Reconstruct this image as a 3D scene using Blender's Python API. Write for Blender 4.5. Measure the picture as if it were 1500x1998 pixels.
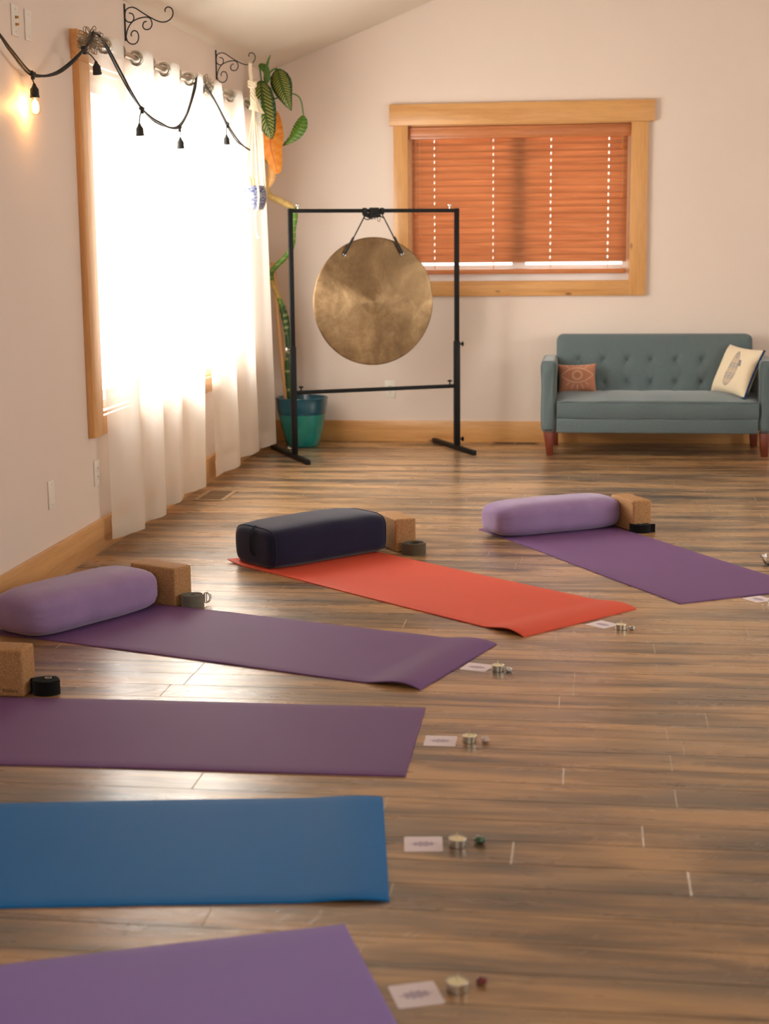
import bpy, bmesh, math, random
from mathutils import Vector, Matrix, Euler, noise
PI = math.pi
R = random.Random(7)
D = bpy.data
for o in list(D.objects): D.objects.remove(o)
SC = bpy.context.scene
COL = SC.collection

# ---------------------------------------------------------------- camera, light, exposure
cam_d = D.cameras.new('camera'); cam = D.objects.new('camera', cam_d); COL.objects.link(cam)
CP = Vector((2.18768565, 0.0, 1.37404308))
cr = Vector((0.99152862, 0.12954231, -0.0094754)); cu = Vector((-0.01312485, 0.17250115, 0.98492187)); cd = Vector((-0.12922358, 0.97645386, -0.17274005))
cam.matrix_world = Matrix(((cr.x, cu.x, -cd.x, CP.x), (cr.y, cu.y, -cd.y, CP.y), (cr.z, cu.z, -cd.z, CP.z), (0, 0, 0, 1)))
cam_d.sensor_fit = 'HORIZONTAL'; cam_d.sensor_width = 36; cam_d.lens = 3017.75/1500*36
cam_d.clip_start = .05; cam_d.clip_end = 200
cam_d.dof.use_dof = True; cam_d.dof.focus_distance = 6.2; cam_d.dof.aperture_fstop = 5.0
SC.camera = cam

world = D.worlds.new('daylight'); SC.world = world; world.use_nodes = True
bg = world.node_tree.nodes['Background']
bg.inputs['Color'].default_value = (1.0, .97, .92, 1); bg.inputs['Strength'].default_value = 3.2

def area(name, loc, direction, sx, sy, power, color=(1, .95, .88), portal=False, spread=PI):
    l = D.lights.new(name, 'AREA'); l.shape = 'RECTANGLE'; l.size = sx; l.size_y = sy; l.energy = power; l.color = color
    l.spread = spread
    if portal: l.cycles.is_portal = True
    o = D.objects.new(name, l); COL.objects.link(o); o.location = loc
    o.rotation_euler = Vector(direction).to_track_quat('-Z', 'Z').to_euler()
    return o
area('window_daylight_left', (-.32, 8.3, 1.38), (1, 0, 0), 3.5, 1.8, 415, (1, .99, .95))
area('window_daylight_back', (1.7, 10.95, 1.62), (0, -1, 0), 1.5, .9, 9, (1, .97, .92))
area('window_daylight_right', (6.85, 6.3, 1.5), (-1, 0, 0), 4.6, 1.5, 125, (.95, .945, .86))
area('added_rear_fill', (2.6, -3.35, 1.6), (0, 1, 0), 3.4, 1.8, 20, (.95, .95, .87))  # added room fill from behind the camera, through an unseen opening

SC.view_settings.view_transform = 'Standard'; SC.view_settings.look = 'None'
SC.view_settings.gamma = 1; SC.view_settings.use_curve_mapping = False
SC.view_settings.exposure = 0.0
SC.cycles.max_bounces = 10; SC.cycles.transparent_max_bounces = 24; SC.cycles.diffuse_bounces = 5
SC.cycles.caustics_reflective = False; SC.cycles.caustics_refractive = False; SC.cycles.sample_clamp_indirect = 8
SC.cycles.blur_glossy = 1.0

# ---------------------------------------------------------------- materials
def srgb(c):
    return tuple(((v/255+.055)/1.055)**2.4 if v/255 > .04045 else v/255/12.92 for v in c)
class NT:
    def __init__(s, name):
        s.m = D.materials.new(name); s.m.use_nodes = True; s.t = s.m.node_tree; s.n = s.t.nodes; s.l = s.t.links
        s.p = s.n['Principled BSDF']; s.out = s.n['Material Output']
    def new(s, t, **k):
        n = s.n.new(t)
        for a, b in k.items():
            if a in n.inputs.keys(): n.inputs[a].default_value = b
            else: setattr(n, a, b)
        return n
    def link(s, a, b): s.l.new(a, b)
    def coords(s, scale=(1, 1, 1), kind='Object', rot=(0, 0, 0)):
        tc = s.new('ShaderNodeTexCoord'); mp = s.new('ShaderNodeMapping'); mp.inputs['Scale'].default_value = scale
        mp.inputs['Rotation'].default_value = rot
        s.link(tc.outputs[kind], mp.inputs['Vector']); return mp.outputs[0]
    def noise(s, vec, scale, detail=4, rough=.5, dist=0):
        n = s.new('ShaderNodeTexNoise'); n.inputs['Scale'].default_value = scale; n.inputs['Detail'].default_value = detail
        n.inputs['Roughness'].default_value = rough; n.inputs['Distortion'].default_value = dist
        s.link(vec, n.inputs['Vector']); return n.outputs['Fac']
    def ramp(s, fac, stops):
        r = s.new('ShaderNodeValToRGB'); e = r.color_ramp.elements
        while len(e) < len(stops): e.new(.5)
        for i, (p, c) in enumerate(stops): e[i].position = p; e[i].color = (*c, 1) if len(c) == 3 else c
        s.link(fac, r.inputs[0]); return r.outputs[0]
    def bump(s, h, strength=.3, dist=.002, normal=None):
        b = s.new('ShaderNodeBump'); b.inputs['Strength'].default_value = strength; b.inputs['Distance'].default_value = dist
        s.link(h, b.inputs['Height'])
        if normal is not None: s.link(normal, b.inputs['Normal'])
        return b.outputs[0]
    def math(s, op, a, b):
        n = s.new('ShaderNodeMath'); n.operation = op
        for i, v in enumerate((a, b)):
            if isinstance(v, (int, float)): n.inputs[i].default_value = v
            else: s.link(v, n.inputs[i])
        return n.outputs[0]
    def mix(s, f, a, b, mode='MIX'):
        n = s.new('ShaderNodeMix'); n.data_type = 'RGBA'; n.blend_type = mode
        for i, v in ((0, f), (6, a), (7, b)):
            if isinstance(v, (int, float)): n.inputs[i].default_value = v
            elif isinstance(v, tuple): n.inputs[i].default_value = (*v, 1) if len(v) == 3 else v
            else: s.link(v, n.inputs[i])
        return n.outputs[2]
MATS = {}
def mat(name, rgb, rough=.6, metal=0, var=0, vscale=20, bump=0, bscale=200, spec=.5, sheen=0, coat=0, attr=None, sss=0):
    if name in MATS: return MATS[name]
    t = NT(name); p = t.p; c = srgb(rgb)
    p.inputs['Base Color'].default_value = (*c, 1); p.inputs['Roughness'].default_value = rough; p.inputs['Metallic'].default_value = metal
    p.inputs['Specular IOR Level'].default_value = spec
    if sheen: p.inputs['Sheen Weight'].default_value = sheen; p.inputs['Sheen Roughness'].default_value = .4
    if coat: p.inputs['Coat Weight'].default_value = coat; p.inputs['Coat Roughness'].default_value = .1
    v = t.coords()
    base = None
    if attr:
        a = t.new('ShaderNodeAttribute', attribute_name=attr); base = a.outputs['Color']
    if var:
        n = t.noise(v, vscale, 5, .6)
        lo = tuple(x*(1-var) for x in c); hi = tuple(min(1, x*(1+var)) for x in c)
        col = t.ramp(n, [(.3, lo), (.7, hi)])
        if base is not None:
            g = t.ramp(n, [(.3, (1-var,)*3), (.7, (1+var,)*3)]); col = t.mix(1.0, base, g, 'MULTIPLY')
        t.link(col, p.inputs['Base Color'])
    elif base is not None: t.link(base, p.inputs['Base Color'])
    if bump:
        n = t.noise(v, bscale, 3, .6); t.link(t.bump(n, bump, .002), p.inputs['Normal'])
    MATS[name] = t.m; return t.m

def wall_mat(name, rgb):
    t = NT(name); p = t.p; p.inputs['Roughness'].default_value = .55; p.inputs['Specular IOR Level'].default_value = .35
    v = t.coords(); c = srgb(rgb)
    n = t.noise(v, 1.2, 3); t.link(t.ramp(n, [(.3, tuple(x*.985 for x in c)), (.7, tuple(min(1, x*1.01) for x in c))]), p.inputs['Base Color'])
    n2 = t.noise(v, 60, 4, .6); n3 = t.noise(v, 260, 2, .5); h = t.math('ADD', n2, t.math('MULTIPLY', n3, .4))
    t.link(t.bump(h, .22, .003), p.inputs['Normal']); return t.m
M_WALL = wall_mat('painted_drywall', (229, 213, 200))
M_CEIL = wall_mat('painted_ceiling', (222, 212, 197))

def wood_mat(name, axis, c1, c2, dark, rough=.38, knots=True):
    t = NT(name); p = t.p; p.inputs['Roughness'].default_value = rough; p.inputs['Specular IOR Level'].default_value = .5
    sc = [14, 14, 14]; sc[axis] = 1.0
    v = t.coords(tuple(sc)); n = t.noise(v, 1.6, 5, .55, .6); n2 = t.noise(v, 9, 3, .6); p.inputs['Coat Weight'].default_value = .25; p.inputs['Coat Roughness'].default_value = .25
    col = t.ramp(n, [(.28, srgb(c2)), (.5, srgb(c1)), (.75, tuple(min(1, x*1.12) for x in srgb(c1)))])
    col = t.mix(.18, col, t.ramp(n2, [(.35, srgb(dark)), (.6, srgb(c1))]))
    if knots:
        sk = [5, 5, 5]; sk[axis] = 2.2
        vk = t.coords(tuple(sk)); vo = t.new('ShaderNodeTexVoronoi'); vo.inputs['Scale'].default_value = 1.15; t.link(vk, vo.inputs['Vector'])
        kn = t.ramp(vo.outputs['Distance'], [(.03, (1, 1, 1)), (.075, (0, 0, 0))]); col = t.mix(t.math('MULTIPLY', kn, .75), col, srgb((105, 62, 30)))
    t.link(col, p.inputs['Base Color']); t.link(t.bump(n2, .08, .001), p.inputs['Normal']); return t.m
M_FIRX = wood_mat('fir_trim_along_x', 0, (214, 160, 98), (196, 138, 78), (170, 112, 60))
M_FIRY = wood_mat('fir_trim_along_y', 1, (214, 160, 98), (196, 138, 78), (170, 112, 60))
M_FIRZ = wood_mat('fir_trim_along_z', 2, (214, 160, 98), (196, 138, 78), (170, 112, 60))

def floor_mat():
    t = NT('hand_scraped_wood_planks'); p = t.p
    a = t.new('ShaderNodeAttribute', attribute_name='plank'); sp = t.new('ShaderNodeSeparateColor'); t.link(a.outputs['Color'], sp.inputs[0])
    tc = t.new('ShaderNodeTexCoord'); off = t.new('ShaderNodeVectorMath', operation='MULTIPLY_ADD')
    t.link(a.outputs['Color'], off.inputs[0]); off.inputs[1].default_value = (37, 23, 11); t.link(tc.outputs['Object'], off.inputs[2])
    def mp(s):
        m = t.new('ShaderNodeMapping'); m.inputs['Scale'].default_value = s; t.link(off.outputs[0], m.inputs[0]); return m.outputs[0]
    big = t.noise(mp((1.1, 8, 1)), 1.0, 3, .5, .6); mid = t.noise(mp((2.6, 26, 1)), 1.0, 4, .6, 1.0); fine = t.noise(mp((9, 110, 1)), 1.0, 3, .6, .3)
    f = t.math('ADD', t.math('MULTIPLY', big, .78), t.math('ADD', t.math('MULTIPLY', mid, .30), t.math('MULTIPLY', fine, .06)))
    f = t.math('ADD', f, t.math('MULTIPLY', t.math('SUBTRACT', sp.outputs[0], .5), .27))
    col = t.ramp(f, [(.49, srgb((40, 32, 27))), (.545, srgb((66, 53, 42))), (.60, srgb((96, 75, 55))), (.67, srgb((132, 101, 69))), (.78, srgb((184, 143, 97)))])
    grey = t.noise(mp((.9, 5, 1)), 1.3, 2); col = t.mix(t.math('MULTIPLY', t.ramp(grey, [(.5, (0, 0, 0)), (.66, (1, 1, 1))]), .55), col, srgb((100, 90, 78)))
    col = t.mix(t.math('MULTIPLY', t.ramp(mid, [(.60, (0, 0, 0)), (.75, (1, 1, 1))]), .35), col, srgb((196, 142, 86)))
    e = t.new('ShaderNodeAttribute', attribute_name='edge')
    ecol = t.ramp(e.outputs['Fac'], [(.3, srgb((44, 33, 25))), (.7, srgb((186, 164, 134)))])  # dark long seams; end bevels painted pale for the light they catch
    t.link(t.mix(t.math('GREATER_THAN', e.outputs['Fac'], .05), col, ecol), p.inputs['Base Color'])
    # scraped chatter: short diagonal ridges in patches that flip direction from board to board
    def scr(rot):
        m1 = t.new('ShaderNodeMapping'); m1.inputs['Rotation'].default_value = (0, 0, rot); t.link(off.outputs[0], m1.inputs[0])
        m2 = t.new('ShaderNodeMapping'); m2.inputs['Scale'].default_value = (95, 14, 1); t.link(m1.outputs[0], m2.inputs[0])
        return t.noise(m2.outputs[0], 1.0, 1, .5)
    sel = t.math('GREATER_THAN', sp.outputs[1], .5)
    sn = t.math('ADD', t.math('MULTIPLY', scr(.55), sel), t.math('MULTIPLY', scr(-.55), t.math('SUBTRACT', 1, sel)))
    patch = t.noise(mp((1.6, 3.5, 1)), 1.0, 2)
    glint_tint = t.math('MULTIPLY', t.ramp(sn, [(.64, (0, 0, 0)), (.70, (1, 1, 1))]), t.ramp(patch, [(.52, (0, 0, 0)), (.62, (.32,)*3)]))  # pale tint along the scrapes: their glints put into the base colour
    t.link(t.mix(glint_tint, t.mix(t.math('GREATER_THAN', e.outputs['Fac'], .05), col, ecol), srgb((186, 156, 122))), p.inputs['Base Color'])
    s1 = t.math('MULTIPLY', t.ramp(sn, [(.60, (0, 0, 0)), (.70, (1, 1, 1))]), t.ramp(patch, [(.48, (0, 0, 0)), (.6, (1, 1, 1))]))
    wav = t.noise(mp((4, 22, 1)), 1.0, 2)
    nb = t.bump(wav, .25, .004); nb = t.bump(s1, .7, .0012, nb); nb = t.bump(fine, .06, .0006, nb)
    t.link(nb, p.inputs['Normal'])
    rn = t.noise(mp((3, 18, 1)), 1.0, 3)
    t.link(t.ramp(rn, [(.3, (.24,)*3), (.7, (.36,)*3)]), p.inputs['Roughness'])
    p.inputs['Specular IOR Level'].default_value = .6
    p.inputs['Coat Weight'].default_value = .35; p.inputs['Coat Roughness'].default_value = .22
    return t.m
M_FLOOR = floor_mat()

M_WHITE = mat('white_plastic', (232, 224, 212), .4)
M_VINYL = mat('white_vinyl', (240, 238, 234), .4)
M_BLACK = mat('black_powder_coat', (12, 12, 12), .5, spec=.25)
M_IRON = mat('black_wrought_iron', (20, 22, 20), .5)
M_CABLE = mat('black_rubber_cable', (24, 22, 20), .55)
M_SILVER = mat('brushed_nickel', (176, 168, 152), .28, 1)
M_CHROME = mat('chrome', (200, 198, 192), .15, 1)
M_BRASS = mat('brass_fitting', (190, 150, 80), .3, 1)

def glass_mat(name, tint=(1, 1, 1), gl=.08):
    t = NT(name); t.n.remove(t.p); tr = t.new('ShaderNodeBsdfTransparent'); tr.inputs[0].default_value = (*tint, 1)
    g = t.new('ShaderNodeBsdfGlossy'); g.inputs['Roughness'].default_value = .02
    fr = t.new('ShaderNodeLayerWeight'); fr.inputs[0].default_value = .5
    fac = t.math('ADD', t.math('MULTIPLY', t.math('POWER', fr.outputs['Facing'], 5.0), .6), gl)
    mx = t.new('ShaderNodeMixShader'); t.link(fac, mx.inputs[0]); t.link(tr.outputs[0], mx.inputs[1]); t.link(g.outputs[0], mx.inputs[2])
    t.link(mx.outputs[0], t.out.inputs[0]); return t.m
M_PANE = glass_mat('window_pane_glass', (1, 1, 1), .03)
M_BULB = glass_mat('clear_bulb_glass', (1, .97, .9), .06)
def sheer_mat(name, transp):
    t = NT(name); t.n.remove(t.p)
    d = t.new('ShaderNodeBsdfDiffuse'); d.inputs[0].default_value = (*srgb((238, 230, 218)), 1)
    l = t.new('ShaderNodeBsdfTranslucent'); l.inputs[0].default_value = (*srgb((246, 241, 232)), 1)
    tr = t.new('ShaderNodeBsdfTransparent')
    a = t.new('ShaderNodeMixShader'); a.inputs[0].default_value = .5; t.link(d.outputs[0], a.inputs[1]); t.link(l.outputs[0], a.inputs[2])
    b = t.new('ShaderNodeMixShader'); b.inputs[0].default_value = transp; t.link(a.outputs[0], b.inputs[1]); t.link(tr.outputs[0], b.inputs[2])
    v = t.coords(); n = t.noise(v, 500, 2); bn = t.bump(n, .2, .001); t.link(bn, d.inputs['Normal'])
    t.link(b.outputs[0], t.out.inputs[0]); return t.m
M_SHEER = sheer_mat('white_sheer_fabric', .26)
M_HEM = sheer_mat('white_sheer_hem', .05)

# ---------------------------------------------------------------- mesh helpers
def box(bm, lo, hi, M=None):
    v = [bm.verts.new((M @ Vector((x, y, z))) if M else (x, y, z)) for x in (lo[0], hi[0]) for y in (lo[1], hi[1]) for z in (lo[2], hi[2])]
    for f in ((0, 1, 3, 2), (4, 6, 7, 5), (0, 4, 5, 1), (2, 3, 7, 6), (0, 2, 6, 4), (1, 5, 7, 3)): bm.faces.new([v[i] for i in f])
    return v
def bevel_all(bm, w, seg=2):
    bmesh.ops.bevel(bm, geom=list(bm.edges), offset=w, segments=seg, profile=.5, affect='EDGES', clamp_overlap=True)
def rbox(lo, hi, w=.003, seg=2, M=None):
    bm = bmesh.new(); box(bm, lo, hi); bevel_all(bm, w, seg)
    if M is not None: bm.transform(M)
    return bm
def merge(*bms):
    out = bms[0]
    for b in bms[1:]:
        me = D.meshes.new('tmp'); b.to_mesh(me); out.from_mesh(me); D.meshes.remove(me); b.free()
    return out
def tube(bm, pts, r, seg=10, closed=False, caps=True):
    pts = [Vector(p) for p in pts]; n = len(pts); rr = r if isinstance(r, (list, tuple)) else [r]*n
    rings = []; up = None
    for i, p in enumerate(pts):
        if closed: d = pts[(i+1) % n]-pts[i-1]
        else: d = pts[min(i+1, n-1)]-pts[max(i-1, 0)]
        d.normalize()
        if up is None: up = d.orthogonal().normalized()
        up = (up-d*up.dot(d)); up = up.normalized() if up.length > 1e-6 else d.orthogonal().normalized()
        sd = d.cross(up)
        rings.append([bm.verts.new(p+(up*math.cos(a)+sd*math.sin(a))*rr[i]) for a in [2*PI*k/seg for k in range(seg)]])
    m = n if closed else n-1
    for i in range(m):
        A, B = rings[i], rings[(i+1) % n]
        for k in range(seg): bm.faces.new((A[k], A[(k+1) % seg], B[(k+1) % seg], B[k]))
    if caps and not closed: bm.faces.new(rings[0][::-1]); bm.faces.new(rings[-1])
    return bm
def spline(pts, sub=8):
    P = [Vector(p) for p in pts]; out = []
    for i in range(len(P)-1):
        a, b, c, d = P[max(i-1, 0)], P[i], P[i+1], P[min(i+2, len(P)-1)]
        for k in range(sub):
            t = k/sub; out.append(.5*((2*b)+(c-a)*t+(2*a-5*b+4*c-d)*t*t+(3*b-a-3*c+d)*t**3))
    out.append(P[-1]); return out
def lathe(bm, prof, seg=32, M=None):
    rings = []
    for r, z in prof:
        if r < 1e-6:
            v = Vector((0, 0, z)); rings.append([bm.verts.new(M @ v if M else v)])
        else:
            ring = []
            for k in range(seg):
                v = Vector((r*math.cos(2*PI*k/seg), r*math.sin(2*PI*k/seg), z)); ring.append(bm.verts.new(M @ v if M else v))
            rings.append(ring)
    for A, B in zip(rings, rings[1:]):
        if len(A) == 1 and len(B) == 1: continue
        for k in range(seg):
            a0, a1 = A[k % len(A)], A[(k+1) % len(A)]; b0, b1 = B[k % len(B)], B[(k+1) % len(B)]
            if len(A) == 1: bm.faces.new((a0, b1, b0))
            elif len(B) == 1: bm.faces.new((a0, a1, b0))
            else: bm.faces.new((a0, a1, b1, b0))
    return bm
def grid(bm, nu, nv, fn, loop=False):
    V = [[bm.verts.new(fn(i/nu, j/nv)) for j in range(nv+1)] for i in range(nu if loop else nu+1)]
    n = len(V)
    for i in range(nu):
        for j in range(nv): bm.faces.new((V[i][j], V[(i+1) % n][j], V[(i+1) % n][j+1], V[i][j+1]))
    return V
def obj(name, bm, m, parent=None, smooth=35, loc=None):
    if smooth is not False: bmesh.ops.recalc_face_normals(bm, faces=bm.faces)
    me = D.meshes.new(name); bm.to_mesh(me); bm.free()
    for x in (m if isinstance(m, (list, tuple)) else [m]): me.materials.append(x)
    if smooth:
        me.shade_smooth(); me.set_sharp_from_angle(angle=math.radians(smooth))
    o = D.objects.new(name, me); COL.objects.link(o)
    if parent: o.parent = parent
    if loc: o.location = loc
    return o
def tag(o, label, cat, group=None):
    o['label'] = label; o['category'] = cat
    if group: o['group'] = group
    return o
def thing(name, label, cat, loc=(0, 0, 0), rz=0, group=None):
    o = D.objects.new(name, None); COL.objects.link(o); o.location = loc; o.rotation_euler = (0, 0, rz); o.empty_display_size = .1
    return tag(o, label, cat, group)
def struct(name, bm, m, parent=None, smooth=35):
    o = obj(name, bm, m, parent, smooth)
    if not parent: o['kind'] = 'structure'
    return o
def dup(root, loc, rz, label=None, group=None):
    r = root.copy(); COL.objects.link(r); r.location = loc; r.rotation_euler = (0, 0, rz)
    if label: r['label'] = label
    if group: r['group'] = group
    for ch in list(root.children):
        c = ch.copy(); COL.objects.link(c); c.parent = r
        for g in ch.children:
            d = g.copy(); COL.objects.link(d); d.parent = c
    return r
def color_attr(o, fn, name='paint'):
    me = o.data; a = me.color_attributes.new(name, 'FLOAT_COLOR', 'POINT')
    for i, v in enumerate(me.vertices): a.data[i].color = (*fn(v.co), 1)

# ---------------------------------------------------------------- room shell
RX, RY, FY = 6.5, 10.602, -3.0       # right wall, back wall, front wall
ZW, SL, RIDGE = 2.495, .385, 3.25
WT = .14
# floor: individual boards in one mesh
def build_floor():
    me = D.meshes.new('floor'); verts = []; faces = []; pc = []; ed = []
    joints = {0: 2.424, 2: 2.422, 3: 2.158, 5: 2.115, 7: 2.421, 9: 2.42, 11: 2.418, 13: 2.328, 14: 2.031}
    k0 = int((5.244-RY)/.1312)-2
    rr = random.Random(11)
    for k in range(k0, int((5.244-FY)/.1312)+2):
        y1 = 5.244-.1312*k; y0 = y1-.1312
        if y0 > RY or y1 < FY: continue
        y0 = max(y0, FY); y1 = min(y1, RY)
        L = 1.22; x = joints.get(k, rr.uniform(0, L)) % L - L
        while x < RX:
            a, b = max(x, 0), min(x+L, RX)
            if b > a:
                c = (rr.random(), rr.random(), rr.random(), 1)
                if k == 11 and abs(a-2.418) < .1: c = (1.0, .3, .3, 1)
                g, ge, dz = .0013, .0017, -.0012
                T = [(a+ge, y0+g, 0), (b-ge, y0+g, 0), (b-ge, y1-g, 0), (a+ge, y1-g, 0)]; B = [(a, y0, dz), (b, y0, dz), (b, y1, dz), (a, y1, dz)]
                for quad, ev in ((T, 0), ([B[0], B[1], T[1], T[0]], .2), ([B[1], B[2], T[2], T[1]], 1), ([B[2], B[3], T[3], T[2]], .2), ([B[3], B[0], T[0], T[3]], 1)):
                    i = len(verts); verts += quad; pc += [c]*4; ed += [ev]*4; faces.append([i, i+1, i+2, i+3])
            x += L
    # slab underneath
    i = len(verts); verts += [(0, FY, -.06), (RX, FY, -.06), (RX, RY, -.06), (0, RY, -.06)]; faces.append([i+3, i+2, i+1, i]); pc += [(0, 0, 0, 1)]*4; ed += [1]*4
    me.from_pydata(verts, [], faces)
    a = me.color_attributes.new('plank', 'FLOAT_COLOR', 'POINT'); e = me.attributes.new('edge', 'FLOAT', 'POINT')
    for q, c in enumerate(pc): a.data[q].color = c; e.data[q].value = ed[q]
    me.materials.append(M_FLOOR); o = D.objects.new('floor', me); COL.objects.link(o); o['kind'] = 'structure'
build_floor()

WY0, WY1, WZ0, WZ1 = 6.70, 9.98, .60, 2.145     # left window opening
bm = bmesh.new()
for lo, hi in (((-WT, FY-WT, -.06), (0, WY0, ZW+.05)), ((-WT, WY1, -.06), (0, RY+WT, ZW+.05)), ((-WT, WY0, -.06), (0, WY1, WZ0)), ((-WT, WY0, WZ1), (0, WY1, ZW+.05))): box(bm, lo, hi)
struct('wall_left', bm, M_WALL)
BX0, BX1, BZ0, BZ1 = .966, 2.456, 1.092, 2.132   # back window opening
bm = bmesh.new()
for lo, hi in (((0, RY, -.06), (BX0, RY+WT, 3.9)), ((BX1, RY, -.06), (RX+WT, RY+WT, 3.9)), ((BX0, RY, -.06), (BX1, RY+WT, BZ0)), ((BX0, RY, BZ1), (BX1, RY+WT, 3.9))): box(bm, lo, hi)
struct('wall_back', bm, M_WALL)
# right wall with a wide window (outside the frame)
bm = bmesh.new()
for lo, hi in (((RX, FY-WT, -.06), (RX+WT, 2.5, 2.6)), ((RX, 8.5, -.06), (RX+WT, RY, 2.6)), ((RX, 2.5, -.06), (RX+WT, 8.5, .75)), ((RX, 2.5, 2.2), (RX+WT, 8.5, 2.6))): box(bm, lo, hi)
struct('wall_right', bm, M_WALL)
bm = bmesh.new()
for lo, hi in (((0, FY-WT, -.06), (.9, FY, 3.9)), ((4.3, FY-WT, -.06), (RX, FY, 3.9)), ((.9, FY-WT, -.06), (4.3, FY, .7)), ((.9, FY-WT, 2.5), (4.3, FY, 3.9))): box(bm, lo, hi)
struct('wall_front', bm, M_WALL)
bm = bmesh.new()
zr = ZW+SL*RIDGE
for (xa, za, xb, zb) in ((-.02, ZW-.02*SL, RIDGE, zr), (RIDGE, zr, RX+.02, ZW-.02*SL)):
    v = [bm.verts.new(p) for p in ((xa, FY-WT, za), (xb, FY-WT, zb), (xb, RY+.02, zb), (xa, RY+.02, za), (xa, FY-WT, za+.12), (xb, FY-WT, zb+.12), (xb, RY+.02, zb+.12), (xa, RY+.02, za+.12))]
    for f in ((0, 1, 2, 3), (7, 6, 5, 4), (0, 4, 5, 1), (3, 2, 6, 7), (0, 3, 7, 4), (1, 5, 6, 2)): bm.faces.new([v[i] for i in f])
struct('ceiling', bm, M_CEIL, smooth=False)
# baseboards
BH = .145
bm = rbox((0, FY, 0), (.018, RY, BH), .0025, 2); struct('baseboard_left', bm, M_FIRY)
bm = rbox((.018, RY-.018, 0), (RX, RY, BH), .0025, 2); struct('baseboard_back', bm, M_FIRX)
bm = rbox((RX-.018, FY, 0), (RX, RY-.018, BH), .0025, 2); struct('baseboard_right', bm, M_FIRY)

# left window: root is the casing empty
def root_struct(name):
    o = D.objects.new(name, None); COL.objects.link(o); o['kind'] = 'structure'; return o
w1 = root_struct('window_1')
TH = .030
obj('head_casing', rbox((0.0002, 6.548, 2.143), (TH+.004, 10.13, 2.268), .002), M_FIRY, w1)
obj('side_casing', rbox((0.0002, 6.568, .525), (TH, WY0+.008, 2.1428), .002), M_FIRZ, w1)
obj('side_casing', rbox((0.0002, WY1-.008, .525), (TH, 10.11, 2.1428), .002), M_FIRZ, w1)
obj('bottom_casing', rbox((0.0002, WY0+.0082, .525), (TH-.001, WY1-.0082, .61), .002), M_FIRY, w1)
bm = bmesh.new()
box(bm, (-.10, WY0, WZ0), (0, WY0+.018, WZ1)); box(bm, (-.10, WY1-.018, WZ0), (0, WY1, WZ1)); box(bm, (-.10, WY0+.018, WZ1-.018), (0, WY1-.018, WZ1))
obj('jamb', bm, M_FIRZ, w1)
obj('sill', rbox((-.10, WY0+.018, WZ0), (.0, WY1-.018, WZ0+.02), .002), M_FIRY, w1)
lites = [(WY0+.018, 7.80), (7.80, 8.88), (8.88, WY1-.018)]
for a, b in lites:
    bm = bmesh.new()
    def fr(x0, x1, a, b, z0, z1, w):
        box(bm, (x0, a, z0), (x1, a+w, z1)); box(bm, (x0, b-w, z0), (x1, b, z1)); box(bm, (x0, a+w, z0), (x1, b-w, z0+w)); box(bm, (x0, a+w, z1-w), (x1, b-w, z1))
    fr(-.135, -.055, a, b, WZ0+.02, WZ1-.018, .035); fr(-.115, -.075, a+.035, b-.035, WZ0+.055, WZ1-.053, .04)
    s = obj('sash', bm, M_VINYL, w1)
    bm = bmesh.new(); box(bm, (-.098, a+.074, WZ0+.094), (-.092, b-.074, WZ1-.092)); obj('pane', bm, M_PANE, s)

# back window
w2 = root_struct('window_2')
Y = RY-.0002
obj('head_casing', rbox((.846, Y-.034, 2.132), (2.602, Y, 2.270), .002), M_FIRX, w2)
obj('side_casing', rbox((.872, Y-.028, .998), (BX0+.004, Y, 2.1318), .002), M_FIRZ, w2)
obj('side_casing', rbox((BX1-.004, Y-.028, .998), (2.562, Y, 2.1318), .002), M_FIRZ, w2)
obj('bottom_casing', rbox((BX0+.0042, Y-.027, .998), (BX1-.0042, Y, BZ0+.003), .002), M_FIRX, w2)
bm = bmesh.new(); box(bm, (BX0, RY, BZ0), (BX0+.006, RY+.11, BZ1)); box(bm, (BX1-.006, RY, BZ0), (BX1, RY+.11, BZ1)); box(bm, (BX0+.006, RY, BZ1-.006), (BX1-.006, RY+.11, BZ1)); box(bm, (BX0+.006, RY, BZ0), (BX1-.006, RY+.11, BZ0+.006))
obj('jamb', bm, M_FIRX, w2)
xm = (BX0+BX1)/2
for a, b in ((BX0+.006, xm), (xm, BX1-.006)):
    bm = bmesh.new(); w = .045; z0, z1 = BZ0+.006, BZ1-.006
    box(bm, (a, RY+.085, z0), (a+w, RY+.13, z1)); box(bm, (b-w, RY+.085, z0), (b, RY+.13, z1)); box(bm, (a+w, RY+.085, z0), (b-w, RY+.13, z0+.105)); box(bm, (a+w, RY+.085, z1-w), (b-w, RY+.13, z1))
    s = obj('sash', bm, M_VINYL, w2)
    bm = bmesh.new(); box(bm, (a+w-.001, RY+.105, z0+w-.001), (b-w+.001, RY+.109, z1-w+.001)); obj('pane', bm, M_PANE, s)

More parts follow.
